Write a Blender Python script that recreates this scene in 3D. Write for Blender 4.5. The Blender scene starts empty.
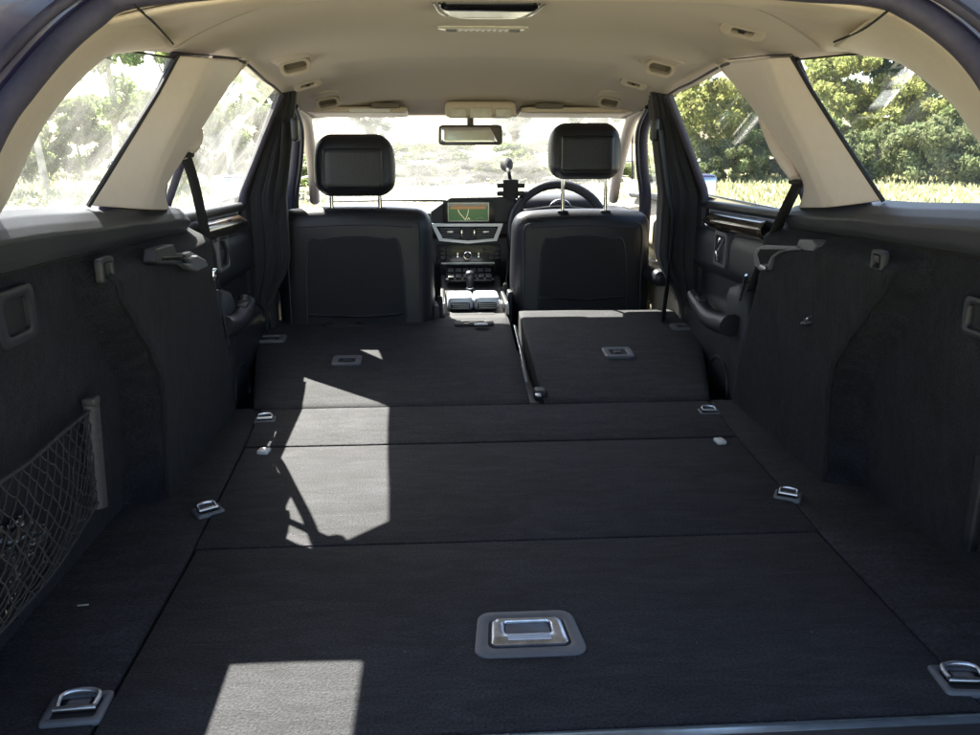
import bpy, bmesh, math, random
from mathutils import Vector, Matrix
random.seed(7)
R = math.radians
sc = bpy.context.scene
col = sc.collection

# ------------------------------------------------------------------ camera
CAM = Vector((-.12, 0, .67)); YAW = 3.5; PITCH = 15.5; FPX = 821.0
cd = bpy.data.cameras.new('camera'); cam = bpy.data.objects.new('camera', cd); col.objects.link(cam)
cam.location = CAM; cam.rotation_euler = (R(90 - PITCH), 0, R(-YAW))
cd.sensor_width = 36; cd.lens = 36 * FPX / 980; cd.clip_start = .02; cd.clip_end = 2000
sc.camera = cam
# ------------------------------------------------------------------ world, sun, exposure
SUN_TRAVEL = Vector((.458, -.72, -1.0)).normalized()
to_sun = -SUN_TRAVEL
w = bpy.data.worlds.new('World'); sc.world = w; w.use_nodes = True
nt = w.node_tree; bg = nt.nodes['Background']; sk = nt.nodes.new('ShaderNodeTexSky')
sk.sky_type = 'NISHITA'; sk.sun_disc = False
sk.sun_elevation = math.asin(to_sun.z); sk.sun_rotation = math.atan2(to_sun.x, to_sun.y)
sk.dust_density = 2.0; sk.air_density = 1.0
nt.links.new(sk.outputs[0], bg.inputs[0]); bg.inputs[1].default_value = .07
sd = bpy.data.lights.new('sun', 'SUN'); so = bpy.data.objects.new('sun', sd); col.objects.link(so)
sd.energy = 5.0; sd.angle = R(.5); sd.color = (1, .94, .85)
so.rotation_euler = SUN_TRAVEL.to_track_quat('-Z', 'Y').to_euler()
sc.view_settings.view_transform = 'Standard'; sc.view_settings.look = 'None'
sc.view_settings.gamma = 1; sc.view_settings.use_curve_mapping = False
sc.view_settings.exposure = 2.88
sc.cycles.max_bounces = 10; sc.cycles.diffuse_bounces = 6; sc.cycles.transparent_max_bounces = 24
sc.cycles.caustics_reflective = False; sc.cycles.caustics_refractive = False

# ------------------------------------------------------------------ measuring helpers (photograph 980x735 -> a point on a real plane)
_p, _y = R(PITCH), R(YAW)
_f = Vector((math.sin(_y) * math.cos(_p), math.cos(_y) * math.cos(_p), -math.sin(_p)))
_r = Vector((math.cos(_y), -math.sin(_y), 0)); _u = _r.cross(_f)
def at(px, py, **k):
    d = _f + _r * ((px - 490) / FPX) - _u * ((py - 367.5) / FPX)
    (ax, v), = k.items(); i = 'xyz'.index(ax)
    return CAM + d * ((v - CAM[i]) / d[i])

# ------------------------------------------------------------------ materials
M = {}
def mat(name, base, rough=.6, metal=0, spec=.5, noise=None, var=.15, bump=0, bscale=400, sheen=0, coat=0, big=0, emit=None, estr=0, aniso=None):
    m = bpy.data.materials.new(name); m.use_nodes = True; n = m.node_tree; b = n.nodes['Principled BSDF']
    b.inputs['Base Color'].default_value = (*base, 1); b.inputs['Roughness'].default_value = rough
    b.inputs['Metallic'].default_value = metal; b.inputs['Specular IOR Level'].default_value = spec
    if sheen: b.inputs['Sheen Weight'].default_value = sheen; b.inputs['Sheen Roughness'].default_value = .5
    if coat: b.inputs['Coat Weight'].default_value = coat; b.inputs['Coat Roughness'].default_value = .08
    tc = n.nodes.new('ShaderNodeTexCoord')
    if noise:
        t = n.nodes.new('ShaderNodeTexNoise'); t.inputs['Scale'].default_value = noise; t.inputs['Detail'].default_value = 3
        n.links.new(tc.outputs['Object'], t.inputs['Vector'])
        mp = n.nodes.new('ShaderNodeMapRange'); mp.inputs[1].default_value = .3; mp.inputs[2].default_value = .7
        mp.inputs[3].default_value = 1 - var; mp.inputs[4].default_value = 1 + var
        n.links.new(t.outputs[0], mp.inputs[0]); last = mp.outputs[0]
        if big:
            t2 = n.nodes.new('ShaderNodeTexNoise'); t2.inputs['Scale'].default_value = 6; t2.inputs['Detail'].default_value = 4
            t2.inputs['Distortion'].default_value = 1.0
            n.links.new(tc.outputs['Object'], t2.inputs['Vector'])
            m2 = n.nodes.new('ShaderNodeMapRange'); m2.inputs[1].default_value = .3; m2.inputs[2].default_value = .7
            m2.inputs[3].default_value = 1 - big; m2.inputs[4].default_value = 1 + big
            n.links.new(t2.outputs[0], m2.inputs[0])
            mm = n.nodes.new('ShaderNodeMath'); mm.operation = 'MULTIPLY'
            n.links.new(last, mm.inputs[0]); n.links.new(m2.outputs[0], mm.inputs[1]); last = mm.outputs[0]
        mx = n.nodes.new('ShaderNodeVectorMath'); mx.operation = 'SCALE'; mx.inputs[0].default_value = base
        n.links.new(last, mx.inputs['Scale']); n.links.new(mx.outputs[0], b.inputs['Base Color'])
    if bump:
        t3 = n.nodes.new('ShaderNodeTexNoise'); t3.inputs['Scale'].default_value = bscale; t3.inputs['Detail'].default_value = 3
        n.links.new(tc.outputs['Object'], t3.inputs['Vector'])
        bp = n.nodes.new('ShaderNodeBump'); bp.inputs['Strength'].default_value = bump; bp.inputs['Distance'].default_value = .002
        n.links.new(t3.outputs[0], bp.inputs['Height']); n.links.new(bp.outputs[0], b.inputs['Normal'])
    if emit:
        b.inputs['Emission Color'].default_value = (*emit, 1); b.inputs['Emission Strength'].default_value = estr
    M[name] = m; return m
mat('carpet', (.0205, .021, .0252), .80, noise=260, var=.6, bump=1.0, bscale=330, sheen=.02, big=.16, spec=.32)
mat('side_carpet', (.0135, .0147, .019), .85, noise=280, var=.5, bump=.9, bscale=350, sheen=.03, big=.18, spec=.2)
mat('seam', (.006, .006, .008), .9)
mat('headliner', (.50, .437, .385), .9, noise=500, var=.04, bump=.15, bscale=700, sheen=.1, spec=.2)
mat('beige_plastic', (.58, .50, .41), .5, noise=60, var=.03, bump=.12, bscale=900, big=.03, spec=.4)
mat('pillar_beige', (.67, .605, .575), .5, noise=60, var=.02, bump=.08, bscale=900, spec=.4)
mat('handle_beige', (.40, .355, .31), .5, noise=60, var=.05)
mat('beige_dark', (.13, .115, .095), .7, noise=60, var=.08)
mat('dark_plastic', (.022, .024, .030), .42, noise=90, var=.1, bump=.3, bscale=900, big=.1)
mat('belt_plastic', (.036, .039, .047), .42, noise=90, var=.08, bump=.35, bscale=900, big=.1)
mat('grey_plastic', (.125, .13, .145), .4, noise=90, var=.06, bump=.15, bscale=900)
mat('black_gloss', (.008, .008, .010), .2)
mat('black_matt', (.012, .012, .014), .7, noise=90, var=.2)
mat('leather', (.013, .014, .019), .38, noise=150, var=.2, bump=.5, bscale=260, big=.08)
mat('cloth_black', (.014, .015, .019), .85, noise=300, var=.3, bump=.6, bscale=300, sheen=.15)
mat('stitch', (.04, .042, .05), .7)
mat('chrome', (.78, .79, .82), .12, metal=1, noise=40, var=.04)
mat('silver', (.72, .76, .84), .38, metal=.5, noise=60, var=.04)
mat('steel', (.60, .63, .70), .27, metal=.85, noise=70, var=.25, bump=.15, bscale=120, big=.2)
mat('satin_metal', (.55, .56, .58), .28, metal=1, noise=60, var=.1, bump=.1, bscale=300)
mat('rubber', (.042, .038, .060), .65, noise=120, var=.15)
mat('paint', (.05, .045, .10), .18, coat=1, noise=30, var=.1)
mat('sill_paint', (.25, .32, .38), .22, metal=.6, noise=60, var=.1)
mat('belt_web', (.02, .02, .022), .75, noise=500, var=.3, bump=.5, bscale=600)
mat('door_sunlit_cream', (.42, .36, .27), .6, noise=40, var=.05)  # sunlight put into the right front door card; the left stays dark
mat('net', (.032, .032, .034), .8, noise=300, var=.3)
mat('net_post', (.055, .050, .053), .6, noise=150, var=.2, bump=.3)
mat('bag', (.015, .015, .017), .22, coat=.3)
mat('paper', (.45, .42, .36), .8, noise=200, var=.2)
mat('white_plastic', (.7, .7, .7), .35, noise=60, var=.05)
mat('lamp_lens', (.62, .6, .54), .25, noise=60, var=.08)
mat('tyre', (.02, .02, .02), .8); mat('tail_red', (.25, .008, .008), .15, coat=1)
mat('screen_green', (.02, .045, .025), .3, emit=(.06, .13, .05), estr=.10)
mat('screen_orange', (.2, .09, .03), .3, emit=(.45, .26, .12), estr=.07)
mat('screen_line', (.5, .45, .3), .3, emit=(.8, .7, .45), estr=.12)
mat('screen_grey', (.2, .2, .18), .3, emit=(.25, .22, .18), estr=.05)
mat('bark', (.16, .13, .10), .9, noise=8, var=.4, bump=.6, bscale=20)
mat('birch_bark', (.42, .40, .36), .8, noise=3, var=.5, bump=.4, bscale=15)
mat('tarmac_grey', (.3, .3, .3), .9)

def wood():
    m = mat('wood', (.03, .02, .015), .16, coat=.3); n = m.node_tree; b = n.nodes['Principled BSDF']
    tc = n.nodes.new('ShaderNodeTexCoord'); mp = n.nodes.new('ShaderNodeMapping'); mp.inputs['Scale'].default_value = (8, 3, 30)
    wv = n.nodes.new('ShaderNodeTexNoise'); wv.inputs['Scale'].default_value = 2.2; wv.inputs['Distortion'].default_value = 1.6; wv.inputs['Detail'].default_value = 5
    cr = n.nodes.new('ShaderNodeValToRGB'); cr.color_ramp.elements[0].color = (.008, .006, .006, 1); cr.color_ramp.elements[0].position = .4
    cr.color_ramp.elements[1].color = (.12, .085, .055, 1); cr.color_ramp.elements[1].position = .75
    n.links.new(tc.outputs['Object'], mp.inputs[0]); n.links.new(mp.outputs[0], wv.inputs['Vector'])
    n.links.new(wv.outputs[0], cr.inputs[0]); n.links.new(cr.outputs[0], b.inputs['Base Color'])
wood()

def glass(name, dust, tint=(.92, .95, .93)):
    m = bpy.data.materials.new(name); m.use_nodes = True; n = m.node_tree; n.nodes.clear()
    out = n.nodes.new('ShaderNodeOutputMaterial'); tr = n.nodes.new('ShaderNodeBsdfTransparent'); tr.inputs[0].default_value = (*tint, 1)
    gl = n.nodes.new('ShaderNodeBsdfGlossy'); gl.inputs['Roughness'].default_value = .02
    lw = n.nodes.new('ShaderNodeLayerWeight'); lw.inputs[0].default_value = .5
    pw = n.nodes.new('ShaderNodeMath'); pw.operation = 'POWER'; pw.inputs[1].default_value = 5; n.links.new(lw.outputs['Facing'], pw.inputs[0])
    fr = n.nodes.new('ShaderNodeMath'); fr.operation = 'MULTIPLY_ADD'; fr.inputs[1].default_value = .85; fr.inputs[2].default_value = .04; n.links.new(pw.outputs[0], fr.inputs[0])
    mx = n.nodes.new('ShaderNodeMixShader'); n.links.new(fr.outputs[0], mx.inputs[0]); n.links.new(tr.outputs[0], mx.inputs[1]); n.links.new(gl.outputs[0], mx.inputs[2])
    tl = n.nodes.new('ShaderNodeBsdfTranslucent'); tl.inputs[0].default_value = (.8, .8, .76, 1)
    tc = n.nodes.new('ShaderNodeTexCoord')
    a = n.nodes.new('ShaderNodeTexNoise'); a.inputs['Scale'].default_value = 5; a.inputs['Detail'].default_value = 8; a.inputs['Roughness'].default_value = .65; a.inputs['Distortion'].default_value = .8
    mr = n.nodes.new('ShaderNodeMapRange'); mr.inputs[1].default_value = .35; mr.inputs[2].default_value = .7
    mr.inputs[3].default_value = dust * .35; mr.inputs[4].default_value = dust * 1.5
    n.links.new(tc.outputs['Object'], a.inputs['Vector']); n.links.new(a.outputs[0], mr.inputs[0])
    m2 = n.nodes.new('ShaderNodeMixShader'); n.links.new(mr.outputs[0], m2.inputs[0]); n.links.new(mx.outputs[0], m2.inputs[1]); n.links.new(tl.outputs[0], m2.inputs[2])
    n.links.new(m2.outputs[0], out.inputs[0]); M[name] = m
glass('windscreen_glass', .085); glass('side_glass', .035); glass('side_glass_dust_haze', .10)  # dust film also imitates glare haze, stronger on the left and windscreen

def leafmat(name, c, t=.45, var=.45):
    m = bpy.data.materials.new(name); m.use_nodes = True; n = m.node_tree; n.nodes.clear()
    out = n.nodes.new('ShaderNodeOutputMaterial'); d = n.nodes.new('ShaderNodeBsdfDiffuse'); tl = n.nodes.new('ShaderNodeBsdfTranslucent')
    tc = n.nodes.new('ShaderNodeTexCoord'); a = n.nodes.new('ShaderNodeTexNoise'); a.inputs['Scale'].default_value = 1.3; a.inputs['Detail'].default_value = 6
    hs = n.nodes.new('ShaderNodeHueSaturation'); hs.inputs['Color'].default_value = (*c, 1)
    mr = n.nodes.new('ShaderNodeMapRange'); mr.inputs[1].default_value = .3; mr.inputs[2].default_value = .7; mr.inputs[3].default_value = 1 - var; mr.inputs[4].default_value = 1 + var
    m3 = n.nodes.new('ShaderNodeMapRange'); m3.inputs[1].default_value = .3; m3.inputs[2].default_value = .7; m3.inputs[3].default_value = .47; m3.inputs[4].default_value = .52
    n.links.new(tc.outputs['Object'], a.inputs['Vector']); n.links.new(a.outputs[0], mr.inputs[0]); n.links.new(mr.outputs[0], hs.inputs['Value'])
    n.links.new(a.outputs[0], m3.inputs[0]); n.links.new(m3.outputs[0], hs.inputs['Hue'])
    n.links.new(hs.outputs[0], d.inputs[0]); n.links.new(hs.outputs[0], tl.inputs[0])
    mx = n.nodes.new('ShaderNodeMixShader'); mx.inputs[0].default_value = t
    n.links.new(d.outputs[0], mx.inputs[1]); n.links.new(tl.outputs[0], mx.inputs[2]); n.links.new(mx.outputs[0], out.inputs[0]); M[name] = m
leafmat('leaf_birch', (.20, .27, .10)); leafmat('leaf_yellow', (.30, .32, .12)); leafmat('leaf_dark', (.07, .11, .055))
leafmat('leaf_mid', (.19, .24, .10)); leafmat('leaf_olive', (.19, .22, .11)); leafmat('grass_blade', (.42, .43, .24), .3)

def ground_mat():
    m = mat('ground', (.22, .22, .11), .95); n = m.node_tree; b = n.nodes['Principled BSDF']
    tc = n.nodes.new('ShaderNodeTexCoord'); a = n.nodes.new('ShaderNodeTexNoise'); a.inputs['Scale'].default_value = .5; a.inputs['Detail'].default_value = 10
    cr = n.nodes.new('ShaderNodeValToRGB'); e = cr.color_ramp.elements; e[0].color = (.24, .24, .13, 1); e[0].position = .3; e[1].color = (.38, .34, .24, 1); e[1].position = .68
    n.links.new(tc.outputs['Object'], a.inputs['Vector']); n.links.new(a.outputs[0], cr.inputs[0]); n.links.new(cr.outputs[0], b.inputs['Base Color'])
ground_mat()

def pile(name, lintc):
    m = M[name]; n = m.node_tree; b = n.nodes['Principled BSDF']
    src = b.inputs['Base Color'].links[0].from_socket
    tc = n.nodes.new('ShaderNodeTexCoord')
    # strokes of brushed pile
    mp = n.nodes.new('ShaderNodeMapping'); mp.inputs['Scale'].default_value = (2.2, 9, 3.5); mp.inputs['Rotation'].default_value = (0, 0, .5)
    t = n.nodes.new('ShaderNodeTexNoise'); t.inputs['Scale'].default_value = 3.5; t.inputs['Detail'].default_value = 6; t.inputs['Distortion'].default_value = 1.5; t.inputs['Roughness'].default_value = .6
    n.links.new(tc.outputs['Object'], mp.inputs[0]); n.links.new(mp.outputs[0], t.inputs['Vector'])
    r1 = n.nodes.new('ShaderNodeMapRange'); r1.inputs[1].default_value = .35; r1.inputs[2].default_value = .65; r1.inputs[3].default_value = .72; r1.inputs[4].default_value = 1.38
    n.links.new(t.outputs[0], r1.inputs[0])
    sc1 = n.nodes.new('ShaderNodeVectorMath'); sc1.operation = 'SCALE'; n.links.new(src, sc1.inputs[0]); n.links.new(r1.outputs[0], sc1.inputs['Scale'])
    # lint and dust specks
    v = n.nodes.new('ShaderNodeTexVoronoi'); v.inputs['Scale'].default_value = 42; v.inputs['Randomness'].default_value = 1
    d = n.nodes.new('ShaderNodeTexNoise'); d.inputs['Scale'].default_value = 60
    add = n.nodes.new('ShaderNodeVectorMath'); add.operation = 'MULTIPLY_ADD'; add.inputs[1].default_value = (.02, .02, .02)
    n.links.new(tc.outputs['Object'], d.inputs['Vector']); n.links.new(d.outputs['Color'], add.inputs[0]); n.links.new(tc.outputs['Object'], add.inputs[2]); n.links.new(add.outputs[0], v.inputs['Vector'])
    sep = n.nodes.new('ShaderNodeSeparateColor'); n.links.new(v.outputs['Color'], sep.inputs[0])
    th = n.nodes.new('ShaderNodeMapRange'); th.inputs[1].default_value = .80; th.inputs[2].default_value = 1.0; th.inputs[3].default_value = 0; th.inputs[4].default_value = .085
    n.links.new(sep.outputs[0], th.inputs[0])
    lt = n.nodes.new('ShaderNodeMath'); lt.operation = 'LESS_THAN'; n.links.new(v.outputs['Distance'], lt.inputs[0]); n.links.new(th.outputs[0], lt.inputs[1])
    mx = n.nodes.new('ShaderNodeMix'); mx.data_type = 'RGBA'; mx.inputs[7].default_value = (*lintc, 1)
    ml = n.nodes.new('ShaderNodeMath'); ml.operation = 'MULTIPLY'; ml.inputs[1].default_value = .7; n.links.new(lt.outputs[0], ml.inputs[0])
    n.links.new(ml.outputs[0], mx.inputs[0]); n.links.new(sc1.outputs[0], mx.inputs[6]); n.links.new(mx.outputs[2], b.inputs['Base Color'])
pile('carpet', (.10, .10, .10)); pile('side_carpet', (.05, .05, .052))

# ------------------------------------------------------------------ object helpers
def tag(o, label=None, cat=None, group=None, kind=None):
    if label: o['label'] = label
    if cat: o['category'] = cat
    if group: o['group'] = group
    if kind: o['kind'] = kind
    return o
def empty(name, loc=(0, 0, 0), rz=0):
    o = bpy.data.objects.new(name, None); col.objects.link(o); o.location = loc; o.rotation_euler = (0, 0, rz); o.empty_display_size = .05
    return o
def top_of(o):
    while o.parent: o = o.parent
    return o
def link(name, me, m, parent=None, local=False):
    if m is not None:
        me.materials.append(M[m] if isinstance(m, str) else m)
    o = bpy.data.objects.new(name, me); col.objects.link(o)
    if parent is not None:
        o.parent = parent
        if not local and parent.parent is None and parent.type == 'EMPTY':
            o.matrix_parent_inverse = Matrix.Translation(-parent.location)
    return o
def mesh(name, vs, fs, m, parent=None, smooth=True, solid=0, local=False, offset=0, angle=40):
    bm = bmesh.new(); V = [bm.verts.new(v) for v in vs]
    for f in fs:
        try: bm.faces.new([V[i] for i in f])
        except ValueError: pass
    bmesh.ops.remove_doubles(bm, verts=bm.verts, dist=1e-5)
    bmesh.ops.recalc_face_normals(bm, faces=bm.faces)
    me = bpy.data.meshes.new(name); bm.to_mesh(me); bm.free()
    if smooth:
        me.polygons.foreach_set('use_smooth', [True] * len(me.polygons)); me.set_sharp_from_angle(angle=R(angle))
    o = link(name, me, m, parent, local)
    if solid:
        md = o.modifiers.new('thickness', 'SOLIDIFY'); md.thickness = solid; md.offset = offset
    return o
def rbox(name, c, size, r, m, parent=None, n=7, fn=None, rot=None, local=False, angle=180):
    """rounded box: centre c, full size, corner radius r; fn deforms local coords"""
    hx, hy, hz = (s / 2 for s in size); r = min(r, hx, hy, hz)
    vs, fs = [], []
    rm = rot.to_matrix() if rot is not None else None
    for ax in range(3):
        for sg in (-1, 1):
            base = len(vs)
            for i in range(n + 1):
                for j in range(n + 1):
                    a = -1 + 2 * i / n; b = -1 + 2 * j / n
                    a = math.copysign(abs(a) ** .6, a) if a else 0; b = math.copysign(abs(b) ** .6, b) if b else 0
                    p = [0, 0, 0]; p[ax] = sg; p[(ax + 1) % 3] = a; p[(ax + 2) % 3] = b
                    q = Vector((p[0] * hx, p[1] * hy, p[2] * hz))
                    k = Vector((max(-(hx - r), min(hx - r, q.x)), max(-(hy - r), min(hy - r, q.y)), max(-(hz - r), min(hz - r, q.z))))
                    d = q - k
                    v = k + (d.normalized() * r if d.length > 1e-9 else d)
                    if fn: v = Vector(fn(v))
                    if rm: v = rm @ v
                    vs.append(v + Vector(c))
            for i in range(n):
                for j in range(n):
                    t = base + i * (n + 1) + j; fs.append((t, t + 1, t + n + 2, t + n + 1))
    return mesh(name, vs, fs, m, parent, local=local, angle=angle)
def box(name, c, size, m, parent=None, bevel=.002, rot=None, local=False):
    bm = bmesh.new(); bmesh.ops.create_cube(bm, size=1)
    for v in bm.verts: v.co = Vector((v.co.x * size[0], v.co.y * size[1], v.co.z * size[2]))
    if bevel: bmesh.ops.bevel(bm, geom=bm.edges[:], offset=min(bevel, min(size) * .45), segments=2, affect='EDGES', profile=.7)
    if rot is not None: bmesh.ops.rotate(bm, verts=bm.verts, matrix=rot.to_matrix())
    bmesh.ops.translate(bm, verts=bm.verts, vec=Vector(c))
    me = bpy.data.meshes.new(name); bm.to_mesh(me); bm.free()
    me.polygons.foreach_set('use_smooth', [True] * len(me.polygons)); me.set_sharp_from_angle(angle=R(50))
    return link(name, me, m, parent, local)
def E(x=0, y=0, z=0):
    from mathutils import Euler
    return Euler((R(x), R(y), R(z)))
def smooth_path(pts, k=6, closed=False):
    P = [Vector(p) for p in pts]; n = len(P); out = []
    rng = range(n) if closed else range(n - 1)
    for i in rng:
        p0 = P[(i - 1) % n] if (closed or i > 0) else P[0]; p1 = P[i]; p2 = P[(i + 1) % n]
        p3 = P[(i + 2) % n] if (closed or i + 2 < n) else P[-1]
        for j in range(k):
            t = j / k
            out.append(.5 * ((2 * p1) + (p2 - p0) * t + (2 * p0 - 5 * p1 + 4 * p2 - p3) * t * t + (3 * p1 - p0 - 3 * p2 + p3) * t ** 3))
    if not closed: out.append(P[-1])
    return out
def tube_geo(P, r, nseg=8, closed=False, vs=None, fs=None, cap=True):
    vs = [] if vs is None else vs; fs = [] if fs is None else fs
    base = len(vs); n = len(P); P = [Vector(p) for p in P]; up = None
    for i in range(n):
        t = (P[(i + 1) % n] - P[i - 1]) if closed else (P[min(i + 1, n - 1)] - P[max(i - 1, 0)])
        t.normalize()
        if up is None: up = t.orthogonal().normalized()
        up = (up - t * up.dot(t))
        up = up.normalized() if up.length > 1e-6 else t.orthogonal().normalized()
        s = t.cross(up); rr = r[i] if isinstance(r, (list, tuple)) and len(r) == n else r
        ra, rb = (rr if isinstance(rr, tuple) else (rr, rr))
        for j in range(nseg):
            a = 2 * math.pi * j / nseg; vs.append(P[i] + up * (math.cos(a) * ra) + s * (math.sin(a) * rb))
    m = n if closed else n - 1
    for i in range(m):
        for j in range(nseg):
            a = base + i * nseg + j; b = base + i * nseg + (j + 1) % nseg
            i2 = (i + 1) % n; c = base + i2 * nseg + (j + 1) % nseg; d = base + i2 * nseg + j
            fs.append((a, b, c, d))
    if not closed and cap:
        fs.append(tuple(base + j for j in range(nseg))); fs.append(tuple(base + (n - 1) * nseg + j for j in range(nseg)))
    return vs, fs
def tube(name, P, r, m, parent=None, nseg=8, closed=False, local=False):
    vs, fs = tube_geo(P, r, nseg, closed); return mesh(name, vs, fs, m, parent, local=local, angle=60)
def ribbon(name, P, width_dir, width, m, parent=None, solid=.0015, local=False):
    vs, fs = [], []; wd = Vector(width_dir).normalized() * width / 2
    for p in P: vs += [Vector(p) - wd, Vector(p) + wd]
    for i in range(len(P) - 1): fs.append((2 * i, 2 * i + 1, 2 * i + 3, 2 * i + 2))
    return mesh(name, vs, fs, m, parent, solid=solid, local=local)
def grid(name, fn, nu, nv, m, parent=None, solid=0, offset=0, smooth=True, local=False, angle=35):
    vs = [fn(i / nu, j / nv) for i in range(nu + 1) for j in range(nv + 1)]
    fs = [(i * (nv + 1) + j, i * (nv + 1) + j + 1, (i + 1) * (nv + 1) + j + 1, (i + 1) * (nv + 1) + j) for i in range(nu) for j in range(nv)]
    return mesh(name, vs, fs, m, parent, smooth, solid, local, offset, angle)
def rrect(w_, h_, r, k=5, taper=0):
    pts = []
    for cx, cy, a0 in ((1, 1, 0), (-1, 1, 90), (-1, -1, 180), (1, -1, 270)):
        for i in range(k + 1):
            a = R(a0 + 90 * i / k); x = cx * (w_ / 2 - r) + r * math.cos(a); y = cy * (h_ / 2 - r) + r * math.sin(a)
            pts.append((x * (1 - taper * y / (h_ / 2)), y))
    return pts
def extr(name, pts, z0, z1, m, parent=None, xf=None, holes=None, bevel=.0015, local=False):
    """extruded polygon in xy from z0 to z1, optional matching inner outline (same count); xf matrix"""
    vs, fs = [], []; n = len(pts)
    if holes is None:
        rings = [(pts, z0, 0), (pts, z1 - bevel, 0), (pts, z1, bevel)]
        cx = sum(p[0] for p in pts) / n; cy = sum(p[1] for p in pts) / n
        for P, z, b in rings:
            for p in P:
                d = math.hypot(p[0] - cx, p[1] - cy) or 1
                vs.append(Vector((p[0] - (p[0] - cx) / d * b, p[1] - (p[1] - cy) / d * b, z)))
        for k in range(2):
            for i in range(n):
                j = (i + 1) % n; fs.append((k * n + i, k * n + j, (k + 1) * n + j, (k + 1) * n + i))
        fs.append(tuple(range(n))); fs.append(tuple(range(2 * n, 3 * n)))
    else:
        H = holes
        def lerp(a, b, t): return (a[0] + (b[0] - a[0]) * t, a[1] + (b[1] - a[1]) * t)
        rings = [(pts, z0), (pts, z1 - bevel), ([lerp(a, b, .12) for a, b in zip(pts, H)], z1), ([lerp(a, b, .88) for a, b in zip(pts, H)], z1), (H, z1 - bevel), (H, z0)]
        for P, z in rings:
            for p in P: vs.append(Vector((p[0], p[1], z)))
        for k in range(6):
            k2 = (k + 1) % 6
            for i in range(n):
                j = (i + 1) % n; fs.append((k * n + i, k * n + j, k2 * n + j, k2 * n + i))
    if xf is not None: vs = [xf @ v for v in vs]
    return mesh(name, vs, fs, m, parent, local=local, angle=50)
def frame_xf(o, xdir, ydir):
    x = Vector(xdir).normalized(); y = Vector(ydir); y = (y - x * y.dot(x)).normalized(); z = x.cross(y)
    return Matrix.Translation(Vector(o)) @ Matrix((x, y, z)).transposed().to_4x4()
def interp(t, tab):
    if t <= tab[0][0]: return tab[0][1]
    for (a, va), (b, vb) in zip(tab, tab[1:]):
        if t <= b:
            k = (t - a) / (b - a); k = k * k * (3 - 2 * k) * .5 + k * .5; return va + (vb - va) * k
    return tab[-1][1]
def sstep(a, b, x):
    t = max(0, min(1, (x - a) / (b - a))); return t * t * (3 - 2 * t)
def copy_thing(o, loc, rz=None, label=None, mirror=False, scale=None):
    c = o.copy(); col.objects.link(c); c.location = loc
    if rz is not None: c.rotation_euler = (0, 0, rz)
    if scale: c.scale = scale
    if label: c['label'] = label
    for ch in list(o.children):
        d = ch.copy(); col.objects.link(d); d.parent = c
        for g in list(ch.children):
            e = g.copy(); col.objects.link(e); e.parent = d
    return c

GZ = -.62
# ================================================================== the car: shell, floor, walls, roof
car = empty('estate_car', (0, 2.2, GZ))
tag(car, 'estate car seen through its open tailgate, black carpeted boot and beige roof lining', 'car')

def xglass(z): return .72 - .15 * (z - .5) / .31
RAILZ = [(.9, .775), (1.3, .797), (1.6, .818), (2.0, .842), (2.4, .815), (2.7, .792), (3.16, .744)]
RAILX = [(.9, .54), (1.3, .575), (1.6, .585), (2.0, .585), (2.5, .60), (2.9, .600), (3.16, .595)]
CEILZ = [(.9, .825), (1.0, .838), (1.12, .862), (1.3, .880), (1.5, .890), (1.8, .897), (2.3, .895), (2.7, .872), (3.02, .80), (3.16, .756)]
def ceil_pt(x, y):
    rz, rx, cz = interp(y, RAILZ), interp(y, RAILX), interp(y, CEILZ)
    u = min(1, abs(x) / rx); pw = 3.2
    return cz - (cz - rz) * u ** pw
def headfn(a, b):
    y = .98 + (3.16 - .98) * a; u = -1 + 2 * b; x = u * interp(y, RAILX)
    # the step where the rear cross trim meets the lining sweeps back in the middle
    z = ceil_pt(x, y - .10 * (1 - abs(u)) * 0)
    z += .012 * sstep(.42, .36, abs(x)) * sstep(2.35, 2.5, y) * sstep(3.05, 2.9, y)
    return Vector((x, y, z))
grid('headliner', headfn, 90, 56, 'headliner', car, solid=.02, offset=1)
# outer roof
grid('roof', lambda a, b: Vector((((-1 + 2 * b) * (interp(.9 + 2.25 * a, RAILX) + .045)), .9 + 2.25 * a, ceil_pt((-1 + 2 * b) * interp(.9 + 2.25 * a, RAILX), .9 + 2.25 * a) + .05)), 24, 20, 'paint', car, solid=.004)

# aperture curve (weatherstrip inner edge), measured on the sloping tailgate plane
apL = [at(-60, 260, y=.74), at(0, 136, y=.84), at(30, 92, y=.88), at(65, 51, y=.93), at(98, 22, y=.96), at(133, 2, y=.985)]
apR = [at(868, 0, y=.985), at(905, 14, y=.965), at(939, 37, y=.94), at(965, 62, y=.915), at(990, 98, y=.88), at(1050, 200, y=.78)]
apex = [Vector((-.33, .995, .828)), Vector((-.15, 1.0, .845)), Vector((.1, 1.0, .845)), Vector((.28, .995, .83))]
low_l = [Vector((-.66, .60, .0)), Vector((-.65, .62, .25)), Vector((-.62, .66, .48))]
low_r = [Vector((.62, .70, .48)), Vector((.65, .64, .25)), Vector((.66, .60, .0))]
ap = smooth_path(low_l + apL + apex + apR + low_r, 6)
tube('weatherstrip', [p + Vector((0, -.012, .004)) for p in ap], (.013, .013), 'rubber', car, nseg=10)
tube('weatherstrip', [p + Vector((p.x * .04, -.028, .016)) for p in ap], .006, 'rubber', car, nseg=6)
def flange(a, b):
    i = a * (len(ap) - 1); k = min(int(i), len(ap) - 2); p = ap[k].lerp(ap[k + 1], i - k)
    c = Vector((0, .9, .45)); o = Vector((p.x - c.x, 0, p.z - c.z)).normalized()
    if b < .34: return p + o * (.012 + .09 * b / .34 * .5) + Vector((0, -.01 - .05 * b, 0))
    return p + o * (.057 + .10 * (b - .34)) + Vector((0, -.027 - .16 * (b - .34), 0))
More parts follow.
